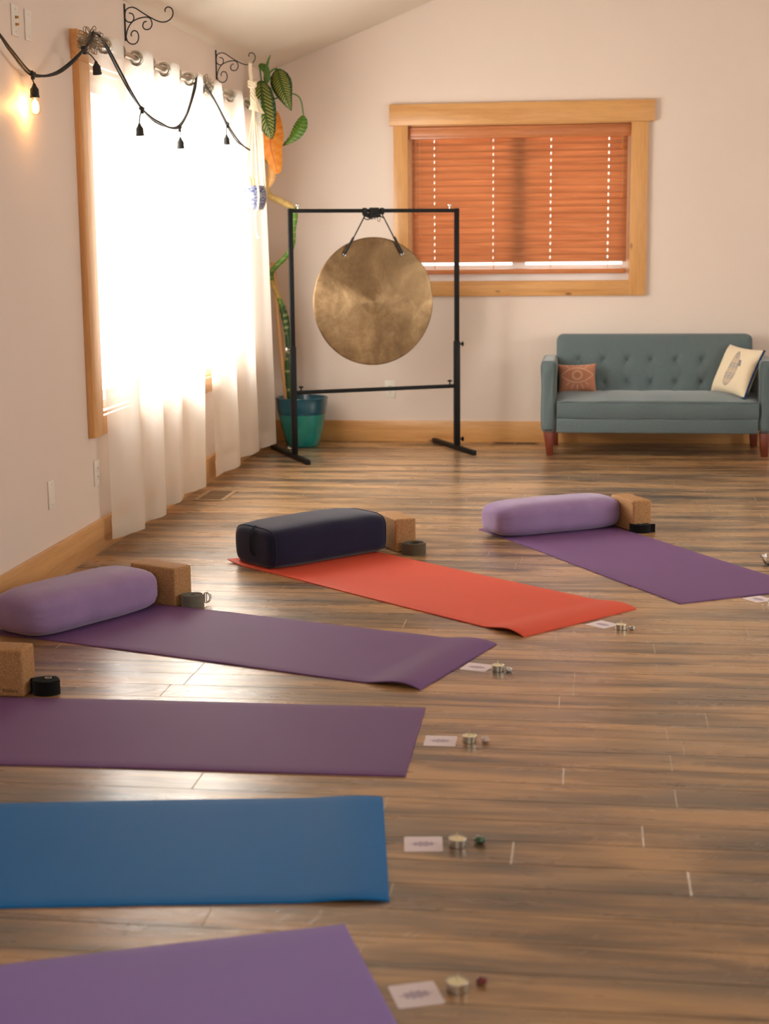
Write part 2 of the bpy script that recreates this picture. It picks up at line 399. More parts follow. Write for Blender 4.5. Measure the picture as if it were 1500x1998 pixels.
# ---------------------------------------------------------------- wooden blind in the back window
def slat_mat():
    t = NT('stained_wood_slats'); p = t.p; p.inputs['Roughness'].default_value = .38
    v = t.coords((1.5, 30, 30)); n = t.noise(v, 2, 5, .6)
    c = t.ramp(n, [(.3, srgb((172, 118, 82))), (.7, srgb((198, 144, 104)))]); t.link(c, p.inputs['Base Color'])
    tl = t.new('ShaderNodeBsdfTranslucent'); tl.inputs[0].default_value = (*srgb((220, 170, 130)), 1)
    mx = t.new('ShaderNodeMixShader'); mx.inputs[0].default_value = .002; t.link(p.outputs[0], mx.inputs[1]); t.link(tl.outputs[0], mx.inputs[2]); t.link(mx.outputs[0], t.out.inputs[0]); return t.m
M_SLAT = slat_mat()
M_VAL = wood_mat('stained_valance', 0, (196, 122, 70), (172, 100, 54), (140, 80, 40), .35, False)
BY = RY+.045
bl = thing('wooden_blind', 'closed reddish wooden blind in the timber-framed window behind the gong', 'blind', (xm, BY, BZ1-.008))
def T(bm): bm.transform(Matrix.Translation((-xm, -BY, -(BZ1-.008)))); return bm
x0, x1 = BX0+.012, BX1-.014
bm = rbox((x0-.004, BY-.040, 2.042), (x1+.006, BY-.026, 2.1235), .003); obj('valance', T(merge(bm, rbox((x0, BY-.025, 2.075), (x1, BY+.03, 2.1235), .002), rbox((x0-.001, BY-.044, 2.052), (x1+.001, BY-.038, 2.062), .002), rbox((x0-.001, BY-.044, 2.108), (x1+.001, BY-.038, 2.118), .002))), M_VAL, bl)
ns, pitch, ztop = 18, .0456, 2.022
LX = (1.138+.004, 1.54, 1.925, 2.308)
bm = bmesh.new()
for k in range(ns):
    zc = ztop-k*pitch; ang = math.radians(66); w = .0530
    def fn(u, v, zc=zc):
        s = (v-.5)*w; cv = .0035*(1-(2*v-1)**2)
        return Vector((x0+.012+(x1-x0-.024)*u, BY+s*math.cos(ang)+cv*math.sin(ang)*-1+.0008*math.sin(u*9+k), zc-s*math.sin(ang)*-1-cv*math.cos(ang)+.0004*math.sin(u*5+k*2)))
    us = sorted(set([i/20 for i in range(21)]+[q for lx in LX for q in ((lx-.0042-x0-.012)/(x1-x0-.024), (lx+.0042-x0-.012)/(x1-x0-.024))]))
    vv = [0, .14, .3, .5, .7, .86, 1]
    G_ = [[bm.verts.new(fn(u, v)) for v in vv] for u in us]
    for i in range(len(us)-1):
        um = (us[i]+us[i+1])/2; xx = x0+.012+(x1-x0-.024)*um
        for j in range(6):
            if any(abs(xx-lx) < .0042 for lx in LX) and j in (3, 4): continue   # route hole for the cords
            bm.faces.new((G_[i][j], G_[i+1][j], G_[i+1][j+1], G_[i][j+1]))
bmesh.ops.solidify(bm, geom=list(bm.faces), thickness=.0028)
obj('slats', T(bm), M_SLAT, bl)
obj('bottom_rail', T(rbox((x0+.012, BY-.022, 1.145), (x1-.012, BY+.020, 1.178), .005)), M_VAL, bl)
M_CORD = mat('blind_cord', (206, 160, 112), .7)
for lx in LX:
    bm = bmesh.new()
    for yy in (-.021, .023): tube(bm, [(lx, BY+yy, 1.178), (lx, BY+yy, 2.06)], .0012, 6)
    tube(bm, [(lx+.004, BY, 1.178), (lx+.004, BY, 2.06)], .0011, 6)
    obj('ladder_cord', T(bm), M_CORD, bl)
for cx, ct, cb in ((2.392, 2.06, 1.98), (2.398, 2.06, 1.665), (1.045, 2.06, 1.40), (1.02, 2.06, 1.57)):
    bm = bmesh.new(); tube(bm, [(cx, BY-.036, ct), (cx, BY-.036, cb)], .0011, 6)
    c = obj('pull_cord', T(bm), M_CORD, bl)
    bm = bmesh.new(); lathe(bm, [(0, .012), (.004, .012), (.006, .004), (.010, -.012), (.011, -.02), (.006, -.024), (0, -.024)], 12, Matrix.Translation((cx, BY-.037, cb)))
    obj('tassel', T(bm), mat('wood_tassel', (196, 118, 60), .4), c)

# ---------------------------------------------------------------- curtains and rods
RODX, RODZ = .10, 2.213
def rod(name, ya, yb, label):
    t = thing(name, label, 'curtain rod', (0, ya, RODZ))
    bm = bmesh.new(); tube(bm, [(RODX, 0, 0), (RODX, yb-ya, 0)], .0125, 14); obj('pole', bm, M_SILVER, t)
    # flower-shaped wire finial
    bm = bmesh.new()
    for j in range(3):
        for k in range(8):
            a = 2*PI*k/8+j*.4; tilt = (-.6, 0, .6)[j]; L = .062
            dr = Vector((math.cos(a)*math.cos(tilt), math.sin(tilt), math.sin(a)*math.cos(tilt))); sd = dr.cross(Vector((0, 1, 0))).normalized()
            pts = []
            for q in range(13):
                u = q/12*2*PI; pts.append(Vector((RODX, -.045, 0))+dr*(L*.5*(1-math.cos(u)))+sd*(.011*math.sin(u)))
            tube(bm, pts, .0019, 5, closed=False)
    lathe(bm, [(0, -.012), (.008, -.009), (.012, 0), (.008, .009), (0, .012)], 12, Matrix.Translation((RODX, -.045, 0)))
    tube(bm, [(RODX, -.045, 0), (RODX, .002, 0)], .006, 8)
    obj('finial', bm, mat('aged_nickel_wire', (150, 140, 122), .35, 1), t)
    for yb_ in (.03, yb-ya-.06):
        bm = bmesh.new(); lathe(bm, [(0, 0), (.022, 0), (.022, .004), (.006, .008), (.006, RODX-.045), (0, RODX-.045)], 14, Matrix.Translation((.036, yb_, 0)) @ Matrix.Rotation(PI/2, 4, 'Y'))
        tube(bm, [(RODX+.018*math.cos(a), yb_, .018*math.sin(a)) for a in [PI*(.75+k/10*1.0) for k in range(11)]], .0035, 6)
        obj('rod_bracket', bm, M_SILVER, t)
    return t
rod('curtain_rod', 6.56, 8.38, 'nickel curtain rod with wire flower end above the nearer curtain')
rod('curtain_rod', 8.50, 10.12, 'nickel curtain rod with wire flower end above the curtain nearest the corner')

def curtain(label, top, bot, nfold, seed, hem_z, ph, ngrom, tuck=0):
    rr = random.Random(seed)
    t = thing('sheer_curtain', label, 'curtain', (0, top[0], 0), 0, None)
    Z1 = 2.252; am = [rr.uniform(.75, 1.2) for _ in range(nfold*2+4)]; dj = [rr.uniform(-.4, .4) for _ in range(nfold*2+4)]
    def path(s, v):            # s in 0..1 across, v 0 top..1 bottom
        th = s*nfold*2*PI+ph; k = int(s*nfold*2); fr_ = s*nfold*2-k
        A = am[k]*(1-fr_)+am[k+1]*fr_; dd = dj[k]*(1-fr_)+dj[k+1]*fr_
        g = min(1, v*1.2)
        a = .036*(1-g)+(.040*A)*g
        ya = top[0]+(top[1]-top[0])*s; yb = bot[0]+(bot[1]-bot[0])*s
        vv = v**.7; y = ya*(1-vv)+yb*vv
        W = (top[1]-top[0])/nfold
        B = -.06*W*(1-.3*g)
        x = RODX-.006*g-tuck*s*s+a*math.sin(th+dd*g*1.0)+.008*g*math.sin(2.3*th+seed)
        y += B*math.sin(2*th)+.03*g*dd*math.sin(th)
        x = max(.036, x)
        return x, y
    nu, nv = nfold*28, 40
    bm = bmesh.new()
    def zof(s, v):
        hz = hem_z+.008*math.sin(s*nfold*2*PI+ph)+.01*math.sin(7*s+seed)
        return Z1+(hz-Z1)*v
    V = grid(bm, nu, nv, lambda s, v: Vector((path(s, v)[0], path(s, v)[1]-top[0], zof(s, v))))
    o = obj('curtain_panel', bm, M_SHEER, t, 80)
    # hem band and header band: second layer just behind the panel
    bm = bmesh.new(); grid(bm, nu, 2, lambda s, q: Vector((path(s, 1-q*.045)[0]-.003, path(s, 1-q*.045)[1]-top[0], zof(s, 1-q*.045)))); obj('hem', bm, M_HEM, t, 80)
    # grommets at the crossings of the rod
    for i in range(ngrom):
        s = (i*PI-ph+PI*.0)/(nfold*2*PI)
        if s < .01: s += 1/(nfold)
        s = (math.ceil(ph/PI)*PI-ph+i*PI)/(nfold*2*PI)
        if not 0 <= s <= 1: continue
        v0 = (Z1-RODZ)/(Z1-hem_z)
        p = Vector((*path(s, v0), RODZ)); e = .004; p2 = Vector((*path(s+e, v0), RODZ)); p1 = Vector((*path(s-e, v0), RODZ))
        tg = (p2-p1).normalized(); nrm = tg.cross(Vector((0, 0, 1))).normalized()
        M = Matrix.Translation(p-Vector((0, top[0], 0))) @ nrm.to_track_quat('Z', 'Y').to_matrix().to_4x4()
        bm = bmesh.new(); prof = [(.0225, -.004), (.027, -.006), (.034, -.004), (.036, 0), (.034, .004), (.027, .006), (.0225, .004), (.0225, -.004)]
        lathe(bm, prof, 28, M); obj('grommet', bm, M_SILVER, t)
    return t
curtain('long white sheer curtain at the near end of the bright window', (6.58, 8.52), (6.69, 8.28), 4, 3, .055, -1.5, 9)
curtain('long white sheer curtain nearest the room corner beside the gong stand', (8.42, 10.05), (8.66, 10.27), 3, 5, .055, -1.5, 7, .008)

# ---------------------------------------------------------------- wall plates and outlets
def plate(name, label, cat, origin, axis, kind):
    t = thing(name, label, cat, origin, -PI/2 if axis == 'x' else 0)   # local: plate in XZ plane facing -Y; rotated to face +X for the left wall
    if axis == 'x': t.rotation_euler = (0, 0, PI/2)
    obj('plate', rbox((-.036, -.006, -.059), (.036, -.0002, .059), .0025, 2), M_WHITE, t)
    if kind == 'outlet':
        for dz in (-.0195, .0195):
            bm = bmesh.new(); lathe(bm, [(0, 0), (.0165, 0), (.0172, -.001), (.0172, -.004)], 24, Matrix.Translation((0, -.0085, dz)) @ Matrix.Rotation(-PI/2, 4, 'X') @ Matrix.Scale(-1, 4, (0, 0, 1)))
            s = obj('socket', bm, M_WHITE, t)
            bm = bmesh.new()
            box(bm, (-.0065, -.0092, dz-.001), (-.0045, -.0084, dz+.008)); box(bm, (.0045, -.0092, dz-.001), (.0065, -.0084, dz+.007)); box(bm, (-.002, -.0092, dz-.010), (.002, -.0084, dz-.006))
            obj('slots', bm, mat('dark_slot', (40, 34, 28), .8), s)
    if kind == 'jacks':
        for dz in (-.014, .012):
            bm = bmesh.new(); lathe(bm, [(.006, 0), (.006, .003), (.0045, .003), (.0045, .012), (0, .012)], 14, Matrix.Translation((0, -.006, dz)) @ Matrix.Rotation(PI/2, 4, 'X')); obj('jack', bm, M_BRASS, t)
    for dz in ((0,) if kind == 'outlet' else (-.042, .042)):
        bm = bmesh.new(); lathe(bm, [(.003, 0), (.003, .0012), (0, .0014)], 10, Matrix.Translation((0, -.006, dz)) @ Matrix.Rotation(PI/2, 4, 'X'))
        obj('screw', bm, mat('plate_screw', (214, 204, 190), .4), t)
    return t
plate('wall_outlet', 'white double wall outlet on the back wall behind the gong stand', 'outlet', (.832, RY, .362), 'y', 'outlet')
plate('wall_outlet', 'white double wall outlet under the left end of the large window', 'outlet', (0, 6.66, .357), 'x', 'outlet')
plate('wall_plate', 'blank white plate low on the left wall, nearer than the outlet', 'wall plate', (0, 6.057, .357), 'x', 'blank')
plate('wall_plate', 'white plate with two brass jacks high on the left wall', 'wall plate', (0, 5.902, 2.215), 'x', 'jacks')
plate('wall_plate', 'blank white plate high on the left wall beside the brass-jack plate', 'wall plate', (0, 6.045, 2.215), 'x', 'blank')

# floor registers
def register(label, loc, L, Wd, rz, col):
    t = thing('floor_register', label, 'vent', loc, rz)
    m = mat('register_'+('tan' if col[0] > 150 else 'brown'), col, .4, .3)
    bm = bmesh.new(); z = .004
    fw = .022
    for lo, hi in (((-L/2, -Wd/2, 0), (L/2, -Wd/2+fw, z)), ((-L/2, Wd/2-fw, 0), (L/2, Wd/2, z)), ((-L/2, -Wd/2+fw, 0), (-L/2+fw, Wd/2-fw, z)), ((L/2-fw, -Wd/2+fw, 0), (L/2, Wd/2-fw, z)), ((-.005, -Wd/2+fw, 0), (.005, Wd/2-fw, z))): box(bm, lo, hi)
    obj('frame', bm, m, t, False)
    bm = bmesh.new(); n = int((L-2*fw)/.011)
    for k in range(n):
        x = -L/2+fw+(k+.5)*(L-2*fw)/n; box(bm, (x-.0013, -Wd/2+fw, .0003), (x+.0013, Wd/2-fw, .0026))
    obj('louvers', bm, m, t, False)
    bm = bmesh.new(); box(bm, (-L/2+fw, -Wd/2+fw, .0001), (L/2-fw, Wd/2-fw, .0007)); obj('opening', bm, mat('vent_dark', (26, 20, 16), .9), t, False)
register('tan floor vent near the foot of the left curtain', (.165, 8.21, 0), .34, .17, PI/2, (176, 146, 112))
register('brown floor vent against the back baseboard left of the sofa', (1.70, 10.51, 0), .32, .12, 0, (132, 98, 66))

# ---------------------------------------------------------------- yoga mats
def rubber(name, rgb):
    t = NT(name); p = t.p; p.inputs['Roughness'].default_value = .62; p.inputs['Specular IOR Level'].default_value = .3
    c = srgb(rgb); v = t.coords(); n = t.noise(v, 700, 2, .6); n1 = t.noise(v, 3, 3)
    col = t.ramp(n, [(.35, tuple(x*.90 for x in c)), (.65, tuple(min(1, x*1.06) for x in c))])
    col = t.mix(.5, col, t.ramp(n1, [(.3, tuple(x*.95 for x in c)), (.7, tuple(min(1, x*1.04) for x in c))])); t.link(col, p.inputs['Base Color'])
    t.link(t.bump(n, .25, .0008), p.inputs['Normal']); return t.m
M_PURPLE = rubber('purple_mat_rubber', (118, 83, 132)); M_RED = rubber('red_mat_rubber', (222, 88, 64)); M_BLUE = rubber('blue_mat_rubber', (4, 110, 182)); M_VIOLET = rubber('violet_mat_rubber', (148, 126, 200))
def yoga_mat(label, A, d, L, m, arch=0, W=.61, wrinkle=0, seed=0, lift=0):
    """A: near-end (candle side) corner at the viewer's side; d points from far end to near end; width runs to the left of... +perp"""
    d = Vector((*d, 0)).normalized(); pr = Vector((-d.y, d.x, 0))
    t = thing('yoga_mat', label, 'yoga mat', (*A, 0), math.atan2(d.y, d.x))
    th = .0055; n = 110
    def zz(s, v):      # s distance from near end
        z = 0
        if arch and s < .20: z += arch*math.sin(PI*min(1, (s/.20)**.72))**1.4*(1-.25*v)
        if wrinkle:
            z += wrinkle*max(0, noise.noise(Vector((s*5, v*3, seed))))
        if lift and s > L-.12: z += lift*((s-L+.12)/.12)**2*(1-v)**2
        return z
    bm = bmesh.new()
    S = [0, .004]+[.004+(L-.008)*(k/n)**1.3 for k in range(1, n)]+[L-.004, L]; VV = [0, .006]+[k/14 for k in range(1, 14)]+[.994, 1]
    tops = []; bots = []
    for s in S:
        rt = []; rb = []
        for v in VV:
            e = .0015 if (s in (0, L) or v in (0, 1)) else 0
            z = zz(s, v); wob = .002*math.sin(s*5+seed)
            rt.append(bm.verts.new((-s, v*W+wob, z+th-e))); rb.append(bm.verts.new((-s, v*W+wob, z+.0004)))
        tops.append(rt); bots.append(rb)
    a, b = len(S), len(VV)
    for i in range(a-1):
        for j in range(b-1):
            bm.faces.new((tops[i][j], tops[i+1][j], tops[i+1][j+1], tops[i][j+1])); bm.faces.new((bots[i][j], bots[i][j+1], bots[i+1][j+1], bots[i+1][j]))
    for i in range(a-1):
        bm.faces.new((tops[i][0], bots[i][0], bots[i+1][0], tops[i+1][0])); bm.faces.new((tops[i][-1], tops[i+1][-1], bots[i+1][-1], bots[i][-1]))
    for j in range(b-1):
        bm.faces.new((tops[0][j], tops[0][j+1], bots[0][j+1], bots[0][j])); bm.faces.new((tops[-1][j], bots[-1][j], bots[-1][j+1], tops[-1][j+1]))
    obj('mat_sheet', bm, m, t, 50)
    return t
G = None
mR = yoga_mat('coral red yoga mat with curled near end under the navy bolster', (1.975, 5.280), (.7503, -.6612), 1.775, M_RED, .015, seed=1, lift=.012)
mP1 = yoga_mat('purple yoga mat at the right, in front of the sofa', (2.544, 5.836), (.5035, -.864), 1.718, M_PURPLE, 0, seed=2)
mP2 = yoga_mat('purple yoga mat with curled end, left of the red mat', (1.685, 4.600), (.943, -.332), 1.70, M_PURPLE, .015, seed=3, wrinkle=.002)
mP3 = yoga_mat('purple yoga mat between the blue mat and the curled purple mat', (1.731, 3.815), (.99985, .0175), 1.70, M_PURPLE, 0, W=.60, seed=4)
mB = yoga_mat('bright blue yoga mat', (1.787, 3.047), (.988, .153), 1.72, M_BLUE, .006, W=.617, seed=5)
mP4 = yoga_mat('violet yoga mat at the bottom edge, nearest the camera', (1.936, 2.355), (.929, .370), 1.78, M_VIOLET, 0, seed=6)
# small green printed leaf badge at the far-left corner of the right-hand mat
def badge():
    bm = bmesh.new(); pts = []
    for k in range(16):
        a = 2*PI*k/16; pts.append((.022*math.cos(a)*(1+.25*math.cos(3*a)), .017*math.sin(a), 0))
    bm.faces.new([bm.verts.new(p) for p in pts]); r = bmesh.ops.extrude_face_region(bm, geom=list(bm.faces)); bmesh.ops.translate(bm, verts=[v for v in r['geom'] if isinstance(v, bmesh.types.BMVert)], vec=(0, 0, .0004))
    o = obj('printed_badge', bm, mat('green_print', (52, 120, 92), .6), mP1); o.location = (-1.718+.05, .045, .0055); o['label'] = 'small green printed badge'
badge()

# ---------------------------------------------------------------- bolsters
def fabric(name, rgb, sheen=.35, bs=900, b=.35, var=.08):
    return mat(name, rgb, .85, 0, var, 12, b, bs, .2, sheen)
M_LAV = fabric('lavender_cotton', (150, 124, 166)); M_NAVY = fabric('navy_cotton', (30, 32, 58), .25)
def bolster(label, loc, rz, L, Wd, H, n, m, pr, strap=False, seed=0, puff=0):
    t = thing('bolster', label, 'bolster', loc, rz)
    def prof(u): # u -1..1 along length
        return max(0, 1-abs(u)**pr)**(1/pr*1.0)
    bm = bmesh.new(); NU, NV = 72, 64
    us = [math.sin(PI/2*(-1+2*i/NU)) for i in range(NU+1)]
    rings = []
    for i, u in enumerate(us):
        k = prof(u); ring = []
        if k < .02:
            k = .0
        for j in range(NV):
            a = 2*PI*j/NV; ca, sa = math.cos(a), math.sin(a)
            rr = (abs(ca)**n+abs(sa)**n)**(-1/n)
            y = rr*ca*Wd/2*k; z = rr*sa*H/2*k
            # pleats gathered near the ends
            g = math.exp(-((abs(u)-.90)/.06)**2)*(0 if strap else 1)
            pl = 1+.022*g*(math.sin(a*16+seed)*.5+.5)**3*-1+.012*g*math.sin(a*25+1)
            sag = 1+.012*noise.noise(Vector((u*3, ca*1.5, sa*1.5+seed)))*3*.5
            y *= pl*sag; z *= pl*sag
            if z < 0: z = -min(-z, H/2*.93)      # flat where it rests
            z += puff*H*.5*(1-u*u)*max(0, sa)*k
            ring.append(bm.verts.new((u*L/2, y, z+H/2*.93)))
            if k == 0: break
        rings.append(ring)
    for A, B in zip(rings, rings[1:]):
        for j in range(NV):
            a0, a1 = A[j % len(A)], A[(j+1) % len(A)]; b0, b1 = B[j % len(B)], B[(j+1) % len(B)]
            if len(A) == 1: bm.faces.new((a0, b0, b1))
            elif len(B) == 1: bm.faces.new((a0, a1, b0))
            else: bm.faces.new((a0, a1, b1, b0))
    body = obj('cover', bm, m, t, 80)
    def surf(u, a, off=.002):
        k = prof(u); ca, sa = math.cos(a), math.sin(a); rr = (abs(ca)**n+abs(sa)**n)**(-1/n)
        z = rr*sa*H/2*k
        if z < 0: z = -min(-z, H/2*.93)
        z += puff*H*.5*(1-u*u)*max(0, sa)*k
        return Vector((u*L/2, rr*ca*Wd/2*k, z+H/2*.93))
    # seam piping around the near end
    for u in ((.985,) if not strap else (-.93, .93)):
        bm = bmesh.new(); pts = [surf(u, 2*PI*j/48) for j in range(48)]
        cen = sum(pts, Vector())/48; pts = [cen+(p-cen)*1.006 for p in pts]; pts = [Vector((p.x, p.y, max(p.z, .003))) for p in pts]
        tube(bm, pts, .0022 if not strap else .003, 6, closed=True); obj('seam', bm, m, t)
        if not strap: break
    if strap:   # flat carrying handle on the end panel
        bm = bmesh.new(); pts = []
        for q in range(21):
            v = q/20; a = PI*.62-v*PI*.0
            yy = -.02+.02*math.sin(v*PI)*0; zz_ = .030+(H*.86-.03)*v
            pts.append((yy, zz_, .010*math.sin(PI*v)))
        pass
        grid(bm, 20, 3, lambda u, v: Vector((-L/2-.004-.012*math.sin(PI*u)+.018*(abs(u-.5)*2)**4, -.024+.020*v, .030+(H*.82)*u)))
        bmesh.ops.solidify(bm, geom=list(bm.faces), thickness=.003)
        obj('handle', bm, mat('navy_webbing', (34, 36, 62), .8), t)
    return t
def along(A, d, s, v):   # s from far end, v across
    return (A[0]+d[0]*s-d[1]*v, A[1]+d[1]*s+d[0]*v)
dR = (.7503, -.6612); p = (1.975-1.775*dR[0]+.0, 5.280-1.775*dR[1]); c = along(p, dR, .115, .375)
bolster('navy blue rectangular bolster lying across the red mat', (.990, 6.605, .0058), .825, .647, .315, .178, 4.6, M_NAVY, 9, True, 2, .13)
dP = (.5035, -.864); c = along((1.679, 7.32), dP, .085, .355)
bolster('lavender bolster lying across the right-hand purple mat', (2.0216, 7.317, .0058), .546, .675, .250, .158, 3.4, M_LAV, 5.4, False, 4, .05)
bolster('lavender bolster across the curled purple mat by the left wall', (.333, 5.372, .0058), 1.07, .640, .280, .161, 3.4, M_LAV, 5.4, False, 6, .05)

# ---------------------------------------------------------------- cork blocks
def cork():
    t = NT('cork'); p = t.p; p.inputs['Roughness'].default_value = .8; v = t.coords()
    vo = t.new('ShaderNodeTexVoronoi'); vo.inputs['Scale'].default_value = 420; t.link(v, vo.inputs['Vector'])
    n = t.noise(v, 120, 4, .7); sp = t.new('ShaderNodeSeparateColor'); t.link(vo.outputs['Color'], sp.inputs[0])
    f = t.math('ADD', t.math('MULTIPLY', sp.outputs[0], .5), t.math('MULTIPLY', n, .5))
    t.link(t.ramp(f, [(.2, srgb((140, 98, 60))), (.5, srgb((172, 126, 80))), (.85, srgb((196, 152, 102)))]), p.inputs['Base Color'])
    t.link(t.bump(f, .3, .001), p.inputs['Normal']); return t.m
M_CORK = cork()
def cork_block(label, N, back, side, h=.15):
    """N: bottom corner nearest the viewer; back: unit vector of the long axis leading away; side: +1/-1"""
    b = Vector((*back, 0)).normalized(); ang = math.atan2(-b.y, -b.x)   # local +x = toward N
    t = thing('yoga_block', label, 'yoga block', (N[0], N[1], 0), ang)
    obj('cork_body', rbox((-.229, 0 if side > 0 else -.10, 0), (0, .10 if side > 0 else 0, h), .009, 4), M_CORK, t, 60)
    return t
k1 = cork_block('cork block beside the left lavender bolster, grey strap at its foot', (.634, 5.612), (-.89, .45), 1)
k2 = cork_block('cork block at the end of the navy bolster', (1.346, 6.728), (-.484, .875), 1)
k3 = cork_block('cork block at the end of the right-hand lavender bolster', (2.408, 7.300), (-.452, .892), 1)
k4 = cork_block('cork block with printed word, at the left edge beside a black strap', (.482, 4.402), (-1, .03), 1)
def text_mesh(body, size, depth=.0003):
    cu_ = D.curves.new('t', 'FONT'); cu_.body = body; cu_.size = size; cu_.extrude = depth; cu_.align_x = 'RIGHT'
    o = D.objects.new('t', cu_); COL.objects.link(o); bpy.context.view_layer.update()
    me = D.meshes.new_from_object(o.evaluated_get(bpy.context.evaluated_depsgraph_get())); D.objects.remove(o); return me
me = text_mesh('hotbox', .017); me.materials.append(mat('dark_stamp', (58, 34, 18), .8))
lt = D.objects.new('lettering', me); COL.objects.link(lt); lt.parent = k4
lt.rotation_euler = (PI/2, 0, 0); lt.location = (-.018, -.0003, .016)

# ---------------------------------------------------------------- straps (rolled cotton webbing)
def spiral(r0, r1, turns, n=120, a0=0):
    return [(lambda a, r: (r*math.cos(a), r*math.sin(a)))(a0+turns*2*PI*k/n, r0+(r1-r0)*k/n) for k in range(n+1)]
def ribbon(bm, pts, w, z0, th=.0022):
    pts = [Vector((x, y, 0)) for x, y in pts]; n = len(pts)
    vs = []
    for i, p in enumerate(pts):
        d = pts[min(i+1, n-1)]-pts[max(i-1, 0)]; d.normalize(); nn = Vector((-d.y, d.x, 0))*th/2
        vs.append([bm.verts.new(p+s*nn+Vector((0, 0, z0+z))) for s, z in ((-1, 0), (1, 0), (1, w), (-1, w))])
    for A, B in zip(vs, vs[1:]):
        for k in range(4): bm.faces.new((A[k], A[(k+1) % 4], B[(k+1) % 4], B[k]))
    bm.faces.new(vs[0]); bm.faces.new(vs[-1][::-1])
def strap(label, loc, rz, m, r0, r1, turns, w, tail=None, rings=None, oval=1.0, z0=0):
    t = thing('yoga_strap', label, 'yoga strap', (*loc, z0), rz)
    bm = bmesh.new(); pts = [(x*oval, y) for x, y in spiral(r0, r1, turns)]
    if tail: pts = pts+tail
    ribbon(bm, pts, w, .0003); obj('webbing', bm, m, t, 50)
    if rings:
        for (x, y, z, rot) in rings:
            if rot == 9:
                bm = bmesh.new(); tube(bm, [(x+.009*math.cos(q*PI/8), y+.009*math.sin(q*PI/8), z) for q in range(16)], .0018, 6, closed=True); obj('buckle_ring', bm, M_CHROME, t); continue
            bm = bmesh.new(); pts = []
            for k in range(25):
                a = PI*k/24-PI/2; pts.append((.020*math.cos(a), 0, .020*math.sin(a)))
            tube(bm, pts, .0022, 8, closed=True); bm.transform(Matrix.Translation((x, y, z)) @ Matrix.Rotation(rot, 4, 'Z')); obj('buckle_ring', bm, M_CHROME, t)
    return t
M_GREYW = mat('grey_webbing', (116, 112, 98), .9, 0, .1, 90, .5, 900, .2, .3)
M_OLIVE = mat('olive_grey_webbing', (92, 82, 66), .9, 0, .1, 90, .5, 900, .2, .3)
M_BLKW = mat('black_webbing', (16, 16, 17), .9, 0, .1, 90, .5, 900, .2, .1)
strap('rolled grey strap with two chrome rings beside the left cork block', (.695, 5.640), .15, M_GREYW, .008, .042, 7, .046, rings=[(.046, .01, .030, .2), (.052, .02, .028, .5)], oval=1.05)
strap('loosely rolled olive grey strap at the corner of the red mat', (1.430, 6.715), .2, M_OLIVE, .024, .050, 4, .050, tail=[(.052, -.008), (.045, -.030), (.015, -.052), (-.015, -.052), (-.045, -.030), (-.056, -.010)])
strap('rolled black strap in front of the right-hand cork block', (2.440, 7.315), -.2, M_BLKW, .006, .040, 8, .040, rings=[(.004, .0, .0418, 9)], tail=[(.046, .004), (.060, .012), (.072, .014)], oval=1.25)
strap('rolled black strap beside the printed cork block', (.535, 4.456), 0, M_BLKW, .006, .038, 8, .046, tail=[(.036, .010), (.020, .034), (-.02, .030), (-.045, .010), (-.066, -.012)], rings=[(.004, .006, .0478, 9)], oval=1.15)

# ---------------------------------------------------------------- cards, tealights, stones
def card_paint(co):
    x, y = co.x, co.y; base = srgb((232, 220, 226)); ink = srgb((112, 78, 134))
    # elongated lotus-like ornament
    u, v = x/.025, y/.0155
    r = math.hypot(u, v); a = math.atan2(v, u)
    k = 0
    r /= 1+.16*math.cos(a*10)+.10*math.cos(a*2)
    if r < 1.02:
        k = .40+.60*(.5+.5*math.sin(a*12))*(.5+.5*math.cos(r*16))
        k *= min(1, (1.02-r)/.12)
        if abs(v) < .12: k = max(k, .6)
    return tuple(b+(i-b)*k for b, i in zip(base, ink))
M_CARD = mat('printed_card', (232, 220, 226), .45, attr='paint')
bm = bmesh.new(); S = .0445; n = 74; V = []
for i in range(n+1):
    row = []
    for j in range(n+1):
        x, y = -S+2*S*i/n, -S+2*S*j/n
        rc = .006; ax, ay = max(0, abs(x)-(S-rc)), max(0, abs(y)-(S-rc)); h = math.hypot(ax, ay)
        if h > rc: x -= math.copysign(ax*(1-rc/h), x); y -= math.copysign(ay*(1-rc/h), y)
        row.append(bm.verts.new((x, y, .0009)))
    V.append(row)
for i in range(n):
    for j in range(n): bm.faces.new((V[i][j], V[i+1][j], V[i+1][j+1], V[i][j+1]))
edge = [e for e in bm.edges if e.is_boundary]; r = bmesh.ops.extrude_edge_only(bm, edges=edge); bmesh.ops.translate(bm, verts=[v for v in r['geom'] if isinstance(v, bmesh.types.BMVert)], vec=(0, 0, -.0008))
bm.normal_update()
card0 = obj('oracle_card', bm, M_CARD, None, 30); color_attr(card0, card_paint)
ends = ['the violet mat at the bottom', 'the blue mat', 'the purple mat next to the blue one', 'the curled purple mat', 'the red mat', 'the purple mat at the right edge']
cards = [((1.888, 2.646), .36), ((1.825, 3.368), .12), ((1.794, 4.117), .015), ((1.841, 4.880), -.28), ((2.252, 5.490), -.73), ((2.850, 5.945), -.95)]
for i, ((x, y), a) in enumerate(cards):
    o = card0 if i == 0 else card0.copy()
    if i: COL.objects.link(o)
    o.location = (x, y, 0); o.rotation_euler = (0, 0, a)
    tag(o, 'white card with lilac ornament, beside '+ends[i], 'card', 'cards laid at the mat ends')
c0 = thing('tealight', 'white tealight in a metal cup, near '+ends[0], 'candle', (0, 0, 0), 0, 'tealights at the mat ends')
bm = bmesh.new(); lathe(bm, [(0, .0002), (.0185, .0002), (.0195, .001), (.0200, .0185), (.0209, .0190), (.0205, .0197), (.0195, .0190), (.0190, .0165)], 36); obj('metal_cup', bm, mat('tealight_aluminium', (206, 200, 186), .38, 1), c0)
